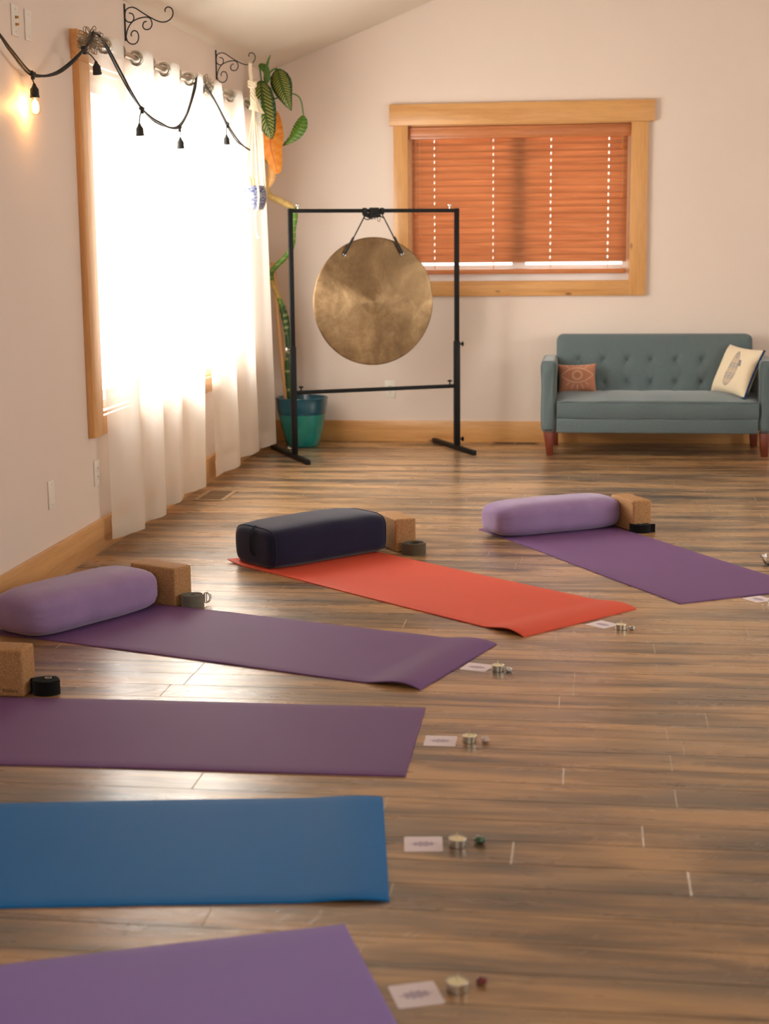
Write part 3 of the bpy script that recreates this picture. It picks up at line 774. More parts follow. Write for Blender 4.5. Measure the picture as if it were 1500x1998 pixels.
def wax_mat():
    t = NT('cream_wax'); t.p.inputs['Base Color'].default_value = (*srgb((240, 226, 186)), 1); t.p.inputs['Roughness'].default_value = .45
    t.p.inputs['Subsurface Weight'].default_value = .3; t.p.inputs['Subsurface Radius'].default_value = (.01, .006, .003); t.p.inputs['Subsurface Scale'].default_value = .5
    v = t.coords(); n = t.noise(v, 300, 2); t.link(t.bump(n, .05, .0005), t.p.inputs['Normal']); return t.m
bm = bmesh.new(); lathe(bm, [(.0189, .014), (.0189, .0180), (.016, .0176), (.006, .0176), (0, .0184)], 36); wx = obj('wax', bm, wax_mat(), c0, 60)
bm = bmesh.new(); tube(bm, [(0, 0, .0176), (.0003, 0, .026), (.001, .0005, .033)], [.0016, .0013, .001], 8); obj('wick', bm, mat('cotton_wick', (228, 214, 178), .8), wx)
cands = [(1.962, 2.672), (1.904, 3.366), (1.874, 4.118), (1.911, 4.848), (2.316, 5.428), (2.898, 5.882)]
for i, (x, y) in enumerate(cands):
    if i == 0: c0.location = (x, y, 0)
    else: dup(c0, (x, y, 0), R.uniform(0, 6), 'white tealight in a metal cup, near '+ends[i])
def stone(label, loc, r, m, seed):
    rr = random.Random(seed); bm = bmesh.new(); bmesh.ops.create_icosphere(bm, subdivisions=3, radius=1)
    for v in bm.verts:
        k = 1+.35*noise.noise(v.co*1.3+Vector((seed, 0, 0)))
        v.co = Vector((v.co.x*r*1.1*k, v.co.y*r*k, (v.co.z*.72+.68)*r*k))
    mz = min(v.co.z for v in bm.verts)
    for v in bm.verts: v.co.z -= mz-.0001
    o = obj('polished_stone', bm, m, None, 60); o.location = (*loc, 0); tag(o, label, 'stone', 'small stones beside the tealights')
def gem(name, rgb, tr=0, rough=.15):
    m = mat(name, rgb, rough, 0, .25, 60, 0, 1, .6, 0, .6); p = m.node_tree.nodes['Principled BSDF']; p.inputs['Transmission Weight'].default_value = tr; return m
stone('small dark red stone beside the bottom tealight', (2.004, 2.700), .010, gem('garnet', (110, 18, 22)), 1)
stone('small green stone beside the tealight at the blue mat', (1.954, 3.390), .0125, gem('green_aventurine', (52, 92, 66)), 2)
stone('small pale rose stone beside the tealight at the third mat', (1.919, 4.120), .0115, gem('rose_quartz', (226, 202, 192), .25), 3)
stone('tiny white stone beside the tealight at the curled purple mat', (1.947, 4.842), .0095, gem('milky_quartz', (240, 236, 230), .1), 4)
stone('tiny clear stone beside the tealight at the red mat', (2.355, 5.428), .0095, gem('clear_quartz', (210, 204, 190), .5), 5)
# glass dish cropped by the right edge
bm = bmesh.new(); prof = []
lathe(bm, [(0, .003), (.030, .003), (.042, .008), (.056, .030), (.060, .042), (.058, .043), (.053, .031), (.040, .011), (.028, .007), (0, .007)], 40)
for v in bm.verts:
    a = math.atan2(v.co.y, v.co.x); k = 1+.03*math.cos(a*12) if v.co.z > .01 else 1; v.co.x *= k; v.co.y *= k; v.co.z -= .003
gm = NT('clear_pressed_glass'); gm.p.inputs['Base Color'].default_value = (.95, .95, .94, 1); gm.p.inputs['Transmission Weight'].default_value = 1; gm.p.inputs['Roughness'].default_value = .03
o = obj('glass_dish', bm, gm.m, None, 60, (2.985, 6.60, 0)); tag(o, 'small clear glass dish on the floor at the right edge', 'dish')

# ---------------------------------------------------------------- gong and its stand
SA = math.atan2(.51, 1.0)    # stand is turned
def to_w(x, y, z): return (x, y, z)
st = thing('gong_stand', 'black metal tube stand holding the gong', 'gong stand', (.330, 9.680, 0), SA)
SW = 1.122
def sq(bm, a, b, s): # square tube between two points along one axis
    a, b = Vector(a), Vector(b); lo = Vector([min(a[i], b[i]) for i in range(3)]); hi = Vector([max(a[i], b[i]) for i in range(3)])
    for i in range(3):
        if hi[i]-lo[i] < 1e-6: lo[i] -= s/2; hi[i] += s/2
    return rbox(lo, hi, .0025, 2)
for i, x in enumerate((0, SW)):
    po = obj('lower_post', sq(None, (x, 0, .031), (x, 0, .72), .036), M_BLACK, st)
    obj('upper_post', sq(None, (x, 0, .72), (x, 0, 1.577), .028), M_BLACK, st)
    ft = obj('foot', sq(None, (x, -.30, .015), (x, .53 if i == 0 else .42, .015), .030), M_BLACK, st)
obj('top_bar', sq(None, (.014, 0, 1.563), (SW-.014, 0, 1.563), .024), M_BLACK, st)
obj('lower_bar', sq(None, (.018, 0, .425), (SW-.018, 0, .425), .024), M_BLACK, st)
def knob(pos, axis, chrome=False):
    bm = bmesh.new(); M = Matrix.Translation(pos) @ Vector(axis).to_track_quat('Z', 'Y').to_matrix().to_4x4()
    lathe(bm, [(0, 0), (.0045, 0), (.0045, .016), (.012, .017), (.016, .020), (.016, .024), (.010, .029), (0, .030)], 12, M)
    obj('clamp_knob', bm, M_CHROME if chrome else M_BLACK, st)
knob((.05, 0, 1.575), (0, 0, 1), True); knob((SW-.05, 0, 1.575), (0, 0, 1), True); knob((.05, 0, .437), (0, 0, 1)); knob((SW-.05, 0, .437), (0, 0, 1))
knob((-.018, 0, .70), (-1, 0, 0), True); knob((SW+.018, 0, .70), (1, 0, 0)); knob((SW+.018, 0, .07), (1, 0, 0)); knob((-.018, 0, .07), (-1, 0, 0), True)
def gong_mat():
    t = NT('hammered_bronze'); p = t.p; p.inputs['Metallic'].default_value = 1
    v = t.coords(); n = t.noise(v, 4, 6, .65, 1.0); n2 = t.noise(v, 14, 5, .7)
    vs = t.coords((18, 18, 1)); f = t.math('ADD', t.math('MULTIPLY', n, .6), t.math('MULTIPLY', n2, .4))
    t.link(t.ramp(f, [(.36, srgb((118, 94, 68))), (.5, srgb((146, 118, 86))), (.62, srgb((176, 146, 108))), (.72, srgb((196, 168, 130)))]), p.inputs['Base Color'])
    t.link(t.ramp(n2, [(.3, (.36,)*3), (.7, (.52,)*3)]), p.inputs['Roughness'])
    tg = t.new('ShaderNodeTangent'); tg.direction_type = 'RADIAL'; tg.axis = 'Y'; t.link(tg.outputs[0], p.inputs['Tangent'])
    p.inputs['Anisotropic'].default_value = .85; p.inputs['Anisotropic Rotation'].default_value = .25
    h = t.noise(v, 55, 3, .5); t.link(t.bump(h, .25, .002), p.inputs['Normal']); return t.m
gg = thing('gong', 'large round bronze gong hanging from black cords in its stand', 'gong', (0, 0, 0))
gg.location = (.82, 9.930, .990); gg.rotation_euler = (0, 0, SA)
RG = .408
bm = bmesh.new()
prof = [(0, -.004), (.03, -.005), (.068, -.004), (.076, -.001), (.085, 0), (.16, -.001), (.25, .001), (.34, .002), (RG-.010, .003), (RG-.002, .005), (RG, .008), (RG-.001, .011), (RG-.006, .011), (RG-.014, .008), (.34, .006), (.16, .003), (.07, .0), (0, -.0005)]
lathe(bm, prof, 96, Matrix.Rotation(-PI/2, 4, 'X')); disc = obj('disc', bm, gong_mat(), gg, 50)
# cords: holes, loops, sleeves, knot
M_ROPE = mat('black_braided_cord', (20, 18, 16), .8)
gl = lambda x, z: (x, -.012, z)
zt = 1.563-.990
for hx, tx in ((-.200, -.064), (.190, .062)):
    hz = .30
    bm = bmesh.new(); tube(bm, spline([(hx, .012, hz), (hx, -.014, hz), (hx+(tx-hx)*.3, -.014, hz+(zt-.04-hz)*.3), (tx, -.012, zt-.036), (tx, .0, zt-.02)], 5), .0042, 8); c = obj('hanging_cord', bm, M_ROPE, gg)
    bm = bmesh.new(); tube(bm, [(hx+(tx-hx)*k, -.016, hz+.004+(zt-.04-hz)*k) for k in (0, .2, .44)], .008, 10); obj('sleeve', bm, M_ROPE, c)
    bm = bmesh.new(); lathe(bm, [(.004, 0), (.009, 0), (.009, .003), (.004, .003)], 14, Matrix.Translation((hx, -.006, hz)) @ Matrix.Rotation(PI/2, 4, 'X')); obj('eyelet', bm, M_CHROME, c)
bm = bmesh.new()
for k in range(5):
    x = -.018+k*.012; tube(bm, [(x, .019*math.cos(a), zt+.019*math.sin(a)-.004) for a in [2*PI*q/14 for q in range(14)]], .006, 7, closed=True)
for k in range(3):
    x = -.066+k*.008; tube(bm, [(x, .018*math.cos(a), zt+.018*math.sin(a)-.003) for a in [2*PI*q/14 for q in range(14)]], .004, 7, closed=True)
    x = .050+k*.008; tube(bm, [(x, .018*math.cos(a), zt+.018*math.sin(a)-.003) for a in [2*PI*q/14 for q in range(14)]], .004, 7, closed=True)
box(bm, (-.030, -.020, zt-.040), (.040, .016, zt-.013))
rk = random.Random(3)
for k in range(9):
    cx = rk.uniform(-.058, .06); cz = zt-.03+rk.uniform(-.012, .006); ph = rk.uniform(0, 3)
    tube(bm, [(cx+.022*math.cos(a+ph), -.008+.016*math.sin(a*2), cz+.011*math.sin(a)) for a in [2*PI*q/16 for q in range(16)]], .003, 6, closed=True)
tube(bm, spline([(.030, -.006, zt-.03), (.024, -.010, zt-.055), (.033, -.012, zt-.068), (.042, -.010, zt-.056), (.040, -.006, zt-.032)], 5), .0018, 6)
tube(bm, spline([(-.040, -.006, zt-.026), (-.066, -.010, zt-.040), (-.05, -.012, zt-.055), (-.02, -.010, zt-.048), (-.01, -.006, zt-.03)], 5), .0038, 6)
tube(bm, [(.005, -.01, zt-.035), (.006, -.012, zt-.055)], .003, 6)
obj('cord_knot', bm, M_ROPE, gg)

# ---------------------------------------------------------------- sofa
M_SOFA = mat('blue_grey_linen', (96, 110, 112), .9, 0, .10, 160, .5, 700, .2, .45)
M_LEG = wood_mat('dark_cherry_leg', 2, (112, 46, 24), (84, 30, 16), (60, 22, 12), .35, False)
SX0, SX1, SY0, SY1 = 1.885, 3.365, 9.93, 10.52
so = thing('sofa', 'blue-grey tufted two-seat sofa with dark wooden legs', 'sofa', ((SX0+SX1)/2, SY0, 0))
def TS(bm): bm.transform(Matrix.Translation((-(SX0+SX1)/2, -SY0, 0))); return bm
AX = .108
def soft_box(lo, hi, nx, ny, nz, w, fn=None):
    bm = bmesh.new(); lo, hi = Vector(lo), Vector(hi)
    bmesh.ops.create_cube(bm, size=1); bmesh.ops.bevel(bm, geom=list(bm.edges), offset=.0001, segments=1, affect='EDGES')
    bm.free(); bm = rbox(lo, hi, w, 4)
    return bm
# arms: side profile swells at the top, front face slightly waisted
for xa, sgn in ((SX0, -1), (SX1-AX, 1)):
    bm = bmesh.new()
    def fa(u, v, xa=xa, sgn=sgn):
        # v: along depth, u: around section
        y = SY0+.0+(SY1-SY0-.03)*v
        e = .022*(1-min(1, min(v, 1-v)/.06))**2
        a = 2*PI*u; ca, sa = math.cos(a), math.sin(a); n = 7
        rr = (abs(ca)**n+abs(sa)**n)**(-1/n)
        zc, hz = (.150+.607)/2, (.607-.150)/2-e; xc = xa+AX/2; hx = AX/2-e
        z = zc+rr*sa*hz; k = (z-.15)/.457
        bulge = 1+.10*math.exp(-((k-.93)/.12)**2)-.07*math.exp(-((k-.62)/.2)**2)
        return Vector((xc+rr*ca*hx*bulge*(.93), y, z+.006*math.sin(v*3)))
    V = grid(bm, 56, 24, fa, loop=True)
    bm.faces.new([V[i][0] for i in range(56)][::-1]); bm.faces.new([V[i][24] for i in range(56)])
    arm = obj('armrest', TS(bm), M_SOFA, so, 50)
    bm = bmesh.new(); pts = [fa(i/56, .035) for i in range(56)]; tube(bm, pts, .003, 6, closed=True); obj('piping', TS(bm), M_SOFA, arm)
# seat: crowned cushion over base
ix0, ix1 = SX0+AX-.002, SX1-AX+.002
bm = bmesh.new()
def fs(u, v):
    x = ix0+(ix1-ix0)*u; y = SY0+.012+.40*v
    z = .348+.040*math.sin(min(1, v*1.15)*PI*.62)+.004*math.sin(u*PI)-.012*max(0, 1-min(u, 1-u)/.05)**2+.0025*math.sin(u*26)*v*(1-v)*4
    for sx in (.24, .43, .60, .78): z -= .004*math.exp(-((u-sx)/.008)**2)*min(1, v*3)
    return Vector((x, y, z))
V = grid(bm, 80, 20, fs)
# front face down to the seam
fr = []
for k, (dy, z) in enumerate(((-.008, .342), (-.012, .325), (-.014, .29), (-.012, .255), (-.006, .240))):
    fr.append([bm.verts.new((ix0+(ix1-ix0)*i/80, SY0+.012+dy+.003*math.sin(i*.35), z+.002*math.sin(i*.2))) for i in range(81)])
prev = [V[i][0] for i in range(81)]
for row in fr:
    for i in range(80): bm.faces.new((prev[i], prev[i+1], row[i+1], row[i]))
    prev = row
seat = obj('seat_cushion', TS(bm), M_SOFA, so, 60)
bm = bmesh.new(); tube(bm, [(ix0+(ix1-ix0)*i/40, SY0+.003, .347+.0015*math.sin(i*.8)) for i in range(41)], .0032, 6); obj('piping', TS(bm), M_SOFA, seat)
obj('base', TS(rbox((ix0, SY0+.004, .148), (ix1, SY1-.04, .238), .008, 3)), M_SOFA, so)
# tufted back
bx = [2.129, 2.290, 2.447, 2.600, 2.762, 2.930]; bz = [.586, .440]
bm = bmesh.new()
def fb(u, v):
    x = 1.979+(3.252-1.979)*u; z = .36+(.752-.36)*v
    y = 10.285+(z-.36)*.22
    # rounded outline
    eu = min(u, 1-u)*(3.252-1.979); ev = (1-v)*.392
    rc = .045
    if eu < rc and ev < rc:
        cx, cz = rc-eu, rc-ev; h = math.hypot(cx, cz)
        if h > rc:
            k = rc/h; dx = cx*(1-k); dz = cz*(1-k); x += dx if u < .5 else -dx; z -= dz
    y += .028*math.exp(-min(eu, ev)/.018)
    for i, X in enumerate(bx):
        for Z in bz:
            d = math.hypot(x-X, z-Z); y += .024*math.exp(-(d/.028)**1.2)
            y += .006*math.exp(-(abs(x-X-(z-Z)*.5)/.008))*math.exp(-d/.05)+.006*math.exp(-(abs(x-X+(z-Z)*.5)/.008))*math.exp(-d/.05)
    y -= .012*math.sin(PI*min(1, max(0, (z-.36)/.39)))
    return Vector((x, y, z))
NU, NV = 190, 60
V = grid(bm, NU, NV, fb)
back = {}
def bv(i, j):
    if (i, j) not in back:
        c = V[i][j].co; back[(i, j)] = bm.verts.new((c.x, min(SY1+.04, c.y+.115), c.z-.004))
    return back[(i, j)]
per = [(i, 0) for i in range(NU)]+[(NU, j) for j in range(NV)]+[(i, NV) for i in range(NU, 0, -1)]+[(0, j) for j in range(NV, 0, -1)]
for k in range(len(per)):
    a, b = per[k], per[(k+1) % len(per)]; bm.faces.new((V[a[0]][a[1]], bv(*a), bv(*b), V[b[0]][b[1]]))
bm.faces.new([bv(*a) for a in per])
bk = obj('backrest', TS(bm), M_SOFA, so, 60)
for X in bx:
    for Z in bz:
        y = fb((X-1.979)/(3.252-1.979), (Z-.36)/.392).y
        bm = bmesh.new(); lathe(bm, [(0, .006), (.006, .005), (.0105, 0), (.008, -.004)], 14, Matrix.Translation((X, y-.002, Z)) @ Matrix.Rotation(PI/2, 4, 'X')); obj('button', TS(bm), M_SOFA, bk)
for x, y in ((1.938, 9.968), (3.300, 9.968), (1.960, 10.47), (3.285, 10.47)):
    bm = bmesh.new(); M = Matrix.Translation((x, y, 0)); fx = .012 if x < 2.5 else .004
    q = [(.0215, 0), (.0315, .152)]
    vb = []
    for s, z in q:
        off = (0 if z else (fx if x < 2.5 else fx))
        vb.append([bm.verts.new((x+dx*s+off, y+dy*s, z)) for dx, dy in ((-1, -1), (1, -1), (1, 1), (-1, 1))])
    for k in range(4): bm.faces.new((vb[0][k], vb[0][(k+1) % 4], vb[1][(k+1) % 4], vb[1][k]))
    bm.faces.new(vb[0][::-1]); bm.faces.new(vb[1]); bevel_all(bm, .004, 2); obj('leg', TS(bm), M_LEG, so)

# cushions
def cushion(name, label, Wd, H, th, paint, m, M, piping=None, n=110):
    bm = bmesh.new()
    def f(side):
        def g(u, v):
            a, b = 2*u-1, 2*v-1
            pin = 1-.10*(abs(b)**2)*(1-abs(a)**3)*0
            x = a*Wd/2*(1-.07*(1-b*b)*abs(a)**2); z = b*H/2*(1-.08*(1-a*a)*abs(b)**2)
            t = th/2*((1-a**4)*(1-b**4))**.55
            return Vector((x, -side*t, z))
        return g
    grid(bm, n, n, f(1)); grid(bm, n//3, n//3, f(-1)) if False else grid(bm, n, n, f(-1))
    bmesh.ops.remove_doubles(bm, verts=bm.verts, dist=.0003)
    t = thing(name, label, 'cushion'); t.matrix_world = M
    o = obj('cover', bm, m, t, 80); color_attr(o, paint)
    if piping:
        bm = bmesh.new(); pts = []
        for k in range(-8, 121):
            s = 1+k/120; e = s-math.floor(s); q = int(math.floor(s)) % 4; a, b = ((2*e-1, -1), (1, 2*e-1), (1-2*e, 1), (-1, 1-2*e))[q]
            pts.append((a*Wd/2*(1-.07*(1-b*b)*abs(a)**2), 0, b*H/2*(1-.08*(1-a*a)*abs(b)**2)))
        tube(bm, pts, piping[1], 8); obj('piping', bm, piping[0], t)['label'] = 'navy edging'
    return t
def eye_paint(co):
    base = srgb((188, 128, 102)); ink = srgb((216, 176, 148))
    if co.y > .002: return base
    x, z = co.x, co.z-.022; k = 0
    d = math.hypot(x*.92, z)
    def band(v, w): return max(0, 1-abs(v)/w)
    k = max(k, min(1, 2*band(d-.027, .0085)))
    ax = abs(x)/.105
    if ax < 1.0:
        up = .047*(1-ax**2); lowr = -.047*(1-ax**2)
        k = max(k, min(1, 2*band(z-up, .006)), min(1, 2*band(z-lowr, .006)))
    if z < -.045 or z > .04:
        a = math.atan2(x, -z if z < 0 else z); rr = math.hypot(x, z)
        if .06 < rr < .098:
            kk = band(((a/.42+.5) % 1)-.5, .10*(.12/rr))
            k = max(k, min(1, 1.6*kk)*(1 if z < 0 else .8))
    return tuple(b+(i-b)*k*.75 for b, i in zip(base, ink))
M_CUSH = mat('woven_cushion_cover', (180, 110, 84), .9, 0, .08, 200, .4, 800, .2, .3, attr='paint')
M = Matrix.Translation((2.118, 10.245, .470)) @ Matrix.Rotation(-.10, 4, 'X') @ Matrix.Rotation(.02, 4, 'Z') @ Matrix.Rotation(-.03, 4, 'Y')
cushion('eye_cushion', 'small terracotta cushion printed with an eye, at the left end of the sofa', .250, .190, .085, eye_paint, M_CUSH, M)
def feather_paint(co):
    base = srgb((236, 220, 190)); ink = srgb((52, 62, 104)); tan = srgb((150, 120, 100))
    if co.y > .002: return base
    u = co.x; v = co.z
    k = 0
    cx = .022*math.sin((v+.12)*11)-.004; w = .040*max(0, 1-((v-.0)/.118)**2)**.5*(1.05-.35*(v/.118)) if abs(v) < .118 else 0
    d = abs(u-cx)
    if w > 0 and d < w:
        rr = math.hypot(u-cx, (v % .044)-.022); k = .35+.65*(.5+.5*math.sin(rr*520))*(.6+.4*math.sin(d*300))
        if abs(d-w) < .004: k = 1
        c = ink if (math.sin(v*90) > -.3) else tan
        return tuple(b+(i-b)*k*.8 for b, i in zip(base, c))
    if .02 < v < .06 and 0 < u-cx-w < .020: return tuple(b+(i-b)*.7 for b, i in zip(base, ink))
    return base
M_CUSH2 = mat('cream_cushion_cover', (232, 216, 190), .9, 0, .04, 200, .4, 800, .2, .3, attr='paint')
bl_, br_, tl_, tr_ = Vector((2.976, 10.27, .383)), Vector((3.15, 10.02, .372)), Vector((3.125, 10.31, .662)), Vector((3.31, 10.07, .692))
ux = ((br_-bl_)+(tr_-tl_)).normalized(); uz = ((tl_-bl_)+(tr_-br_)).normalized(); uy = uz.cross(ux).normalized()
M = Matrix(((ux.x, uy.x, uz.x, 0), (ux.y, uy.y, uz.y, 0), (ux.z, uy.z, uz.z, 0), (0, 0, 0, 1))); M.translation = (bl_+br_+tl_+tr_)/4
cushion('patterned_cushion', 'cream cushion with blue paisley ornament and navy edging, at the right end of the sofa' , .335, .330, .12, feather_paint, M_CUSH2, M, (mat('navy_edging', (30, 58, 100), .85, 0, .1, 200, .4, 900, .2), .0075))

# ---------------------------------------------------------------- potted dieffenbachia
PX, PY = .262, 10.33
pl = thing('potted_plant', 'tall leaning variegated plant in a teal pot in the corner behind the gong stand', 'plant', (PX, PY, 0))
def TP(bm): bm.transform(Matrix.Translation((-PX, -PY, 0))); return bm
bm = bmesh.new()
prof = [(0, .001), (.104, .001), (.110, .006), (.126, .06), (.141, .12), (.154, .18), (.1615, .217), (.162, .223), (.166, .232), (.169, .242), (.173, .290), (.176, .322), (.179, .330), (.176, .335), (.168, .333), (.163, .322), (.150, .25), (0, .25)]
lathe(bm, prof, 64, Matrix.Translation((PX, PY, 0)))
pot = obj('pot', TP(bm), mat('teal_glaze', (22, 130, 124), .22, 0, .12, 14, 0, 1, .6, 0, .5, attr='paint'), pl, 40)
color_attr(pot, lambda co: srgb((14, 84, 104)) if co.z > .222 else srgb((24, 134, 124)))
bm = bmesh.new(); lathe(bm, [(0, .288), (.06, .292), (.12, .288), (.160, .284)], 40, Matrix.Translation((PX, PY, 0))); obj('soil', TP(bm), mat('potting_soil', (52, 38, 28), .95, 0, .4, 120, .8, 200), pl)
bm = bmesh.new(); tube(bm, [(.165, 10.30, .26), (.125, 10.30, .75), (.085, 10.30, 1.24)], .0165, 10); obj('support_stake', TP(bm), wood_mat('pale_stake', 2, (226, 176, 116), (206, 152, 92), (180, 130, 80), .6, False), pl)
cane = [(.200, 10.29, .27), (.186, 10.29, .40), (.180, 10.29, .525), (.190, 10.29, .64), (.182, 10.29, .767), (.158, 10.29, .90), (.120, 10.29, 1.02), (.085, 10.28, 1.10), (.082, 10.26, 1.165), (.120, 10.25, 1.215), (.165, 10.25, 1.255), (.213, 10.25, 1.308), (.236, 10.25, 1.372), (.240, 10.25, 1.45), (.252, 10.25, 1.52), (.252, 10.25, 1.568), (.232, 10.25, 1.600), (.168, 10.24, 1.635), (.095, 10.20, 1.675), (.082, 10.12, 1.76), (.080, 10.07, 1.90), (.100, 10.02, 2.05), (.115, 9.97, 2.20), (.128, 9.93, 2.33)]
cp = spline(cane, 10); bm = bmesh.new()
rad = []
for i, q in enumerate(cp):
    z_ = q.z; r = .024 if z_ < .95 else (.0165 if z_ < 1.57 else .021); r = r if z_ < 2.0 else .014; r *= 1+.12*max(0, math.cos(i*2*PI/6))**6; rad.append(r)
tube(bm, cp, rad, 14)
# small bud stubs
tube(bm, [(.205, 10.24, 1.43), (.222, 10.23, 1.455), (.238, 10.24, 1.46)], [.004, .009, .006], 8); tube(bm, [(.158, 10.235, 1.645), (.152, 10.23, 1.664)], [.010, .008], 8)
co = obj('cane', TP(bm), mat('cane_bark', (90, 130, 50), .5, 0, .2, 30, .2, 100, attr='paint'), pl, 60)
def cane_paint(c):
    z = c.z; k = (math.sin(z*150)+1)/2
    g = Vector(srgb((44, 78, 30))) if z < .95 else Vector(srgb((92, 138, 44)))
    if z > 1.59: g = Vector(srgb((208, 172, 104)))
    elif z > 1.0 and z < 1.12: g = Vector(srgb((200, 170, 90)))
    ring = Vector(srgb((176, 176, 110)))
    return tuple(g.lerp(ring, .7 if k > .96 else 0))
color_attr(co, cane_paint)
def leaf(path, widths, normal, paint, m, droop=.012, curl=.0, label=None):
    """path: midrib points; widths half-width along; normal: blade facing"""
    pts = spline(path, 44); n = len(pts)-1; bm = bmesh.new(); nv = 48; nrm0 = Vector(normal).normalized()
    info = []
    def f(u, v):
        i = min(n, int(round(u*n))); p = pts[i]; d = (pts[min(n, i+1)]-pts[max(0, i-1)]).normalized()
        sd = d.cross(nrm0).normalized(); nn = sd.cross(d)
        # width profile by interpolation
        k = u*(len(widths)-1); a = int(k); b = min(len(widths)-1, a+1); w = widths[a]*(1-(k-a))+widths[b]*(k-a)
        s = 2*v-1
        return p+sd*(s*w)-nn*(abs(s)**1.5*w*.35+curl*w*s)+nn*(.0025*math.sin(u*70+abs(s)*3)*abs(s))
    V = grid(bm, n, nv, f)
    cols = {}
    for i in range(n+1):
        for j in range(nv+1): V[i][j].index = i*(nv+1)+j
    bm.verts.ensure_lookup_table(); bm.verts.index_update()
    order = [(i/n, 2*j/nv-1) for i in range(n+1) for j in range(nv+1)]
    me_o = obj('leaf', TP(bm), m, pl, 80)
    a = me_o.data.color_attributes.new('paint', 'FLOAT_COLOR', 'POINT')
    for q, (u, s) in enumerate(order): a.data[q].color = (*paint(u, s), 1)
    if label: me_o['label'] = label
    return me_o
def leaf_mat(name, tr):
    t = NT(name); a = t.new('ShaderNodeAttribute', attribute_name='paint'); t.link(a.outputs['Color'], t.p.inputs['Base Color']); t.p.inputs['Roughness'].default_value = .38
    l = t.new('ShaderNodeBsdfTranslucent'); t.link(a.outputs['Color'], l.inputs[0]); mx = t.new('ShaderNodeMixShader'); mx.inputs[0].default_value = tr
    v = t.coords(); n = t.noise(v, 80, 2); t.link(t.bump(n, .1, .001), t.p.inputs['Normal'])
    t.link(t.p.outputs[0], mx.inputs[1]); t.link(l.outputs[0], mx.inputs[2]); t.link(mx.outputs[0], t.out.inputs[0]); return t.m
M_LEAF = leaf_mat('green_leaf', .25); M_DEAD = leaf_mat('orange_leaf', .5)
DG, LG, YG = Vector(srgb((34, 70, 26))), Vector(srgb((196, 190, 84))), Vector(srgb((120, 150, 52)))
def var_paint(u, s):
    ph = (u*17-abs(s)*2.3) % 1; x = abs(s)
    k = 0
    if .10 < x < .78 and .06 < u < .95: k = max(0, 1-abs(ph-.5)/.30)*min(1, (x-.06)/.1)*min(1, (.82-x)/.15)
    c = DG.lerp(LG, min(1, k*1.25)*.85)
    if x < .05: c = c.lerp(Vector(srgb((70, 110, 40))), .7)
    return tuple(c)
def soft_paint(u, s):
    ph = (u*14-abs(s)*1.9) % 1; k = max(0, 1-abs(ph-.5)/.3)*(1 if .1 < abs(s) < .7 else 0)
    return tuple(Vector(srgb((70, 112, 34))).lerp(YG, k*.7+.1))
def dead_paint(u, s):
    k = .5+.5*math.sin(u*40-abs(s)*5); c = Vector(srgb((232, 138, 40))).lerp(Vector(srgb((244, 176, 84))), k*.4+.3*u)
    if abs(s) < .06: c = Vector(srgb((206, 104, 26)))
    return tuple(c)
def pale_paint(u, s): return tuple(Vector(srgb((244, 206, 140))).lerp(Vector(srgb((226, 160, 84))), abs(s)*.7))
leaf([(.125, 9.86, 2.372), (.140, 9.83, 2.25), (.165, 9.82, 2.12), (.196, 9.83, 2.010)], [.014, .060, .074, .076, .070, .056, .034, .001], (.1, -1, .1), var_paint, M_LEAF)
leaf([(.215, 9.96, 2.452), (.238, 9.93, 2.37), (.268, 9.92, 2.28), (.303, 9.93, 2.192)], [.018, .055, .068, .066, .056, .040, .022, .001], (.1, -1, .15), var_paint, M_LEAF)
leaf([(.358, 10.04, 2.172), (.338, 10.02, 2.105), (.290, 10.02, 2.035), (.217, 10.03, 1.980)], [.004, .034, .046, .048, .042, .028, .014, .001], (-.2, -1, .35), soft_paint, M_LEAF)
leaf([(.168, 9.99, 2.20), (.160, 9.97, 2.09), (.158, 9.96, 1.98), (.176, 9.97, 1.89), (.196, 9.98, 1.805)], [.030, .066, .080, .074, .060, .044, .018], (-.1, -1, .0), dead_paint, M_DEAD, label='withered orange leaf')
leaf([(.128, 10.08, 1.86), (.140, 10.06, 1.80), (.122, 10.06, 1.72)], [.022, .032, .024, .003], (-.3, -1, 0), pale_paint, M_DEAD, label='pale dried leaf sheath')
leaf([(.108, 9.90, 2.476), (.150, 9.89, 2.45), (.160, 9.89, 2.40), (.143, 9.89, 2.345)], [.012, .026, .020, .022, .004], (.3, -1, .2), soft_paint, M_LEAF)
for path, r in ((([(.128, 9.93, 2.30), (.122, 9.90, 2.36), (.125, 9.87, 2.375)]), .006), (([(.128, 9.93, 2.31), (.150, 9.93, 2.40), (.185, 9.95, 2.445), (.215, 9.96, 2.455)]), .006),
                (([(.135, 9.95, 2.28), (.185, 9.97, 2.27), (.235, 9.97, 2.285)]), .005), (([(.240, 9.98, 2.30), (.310, 10.02, 2.30), (.348, 10.03, 2.26), (.360, 10.04, 2.172)]), .0045),
                (([(.128, 9.93, 2.31), (.118, 9.90, 2.40), (.110, 9.90, 2.476)]), .005), (([(.140, 9.93, 2.33), (.152, 9.90, 2.42), (.165, 9.90, 2.49), (.182, 9.90, 2.53)]), [.008]*17+[.006]*4+[.004]*4),
                (([(.125, 9.96, 2.20), (.150, 9.98, 2.22), (.168, 9.99, 2.20)]), .006), (([(.085, 10.10, 1.90), (.105, 10.09, 1.89), (.128, 10.08, 1.86)]), .007)):
    bm = bmesh.new(); tube(bm, spline(path, 8), r, 8); obj('petiole', TP(bm), mat('petiole_green', (74, 118, 42), .45), pl)

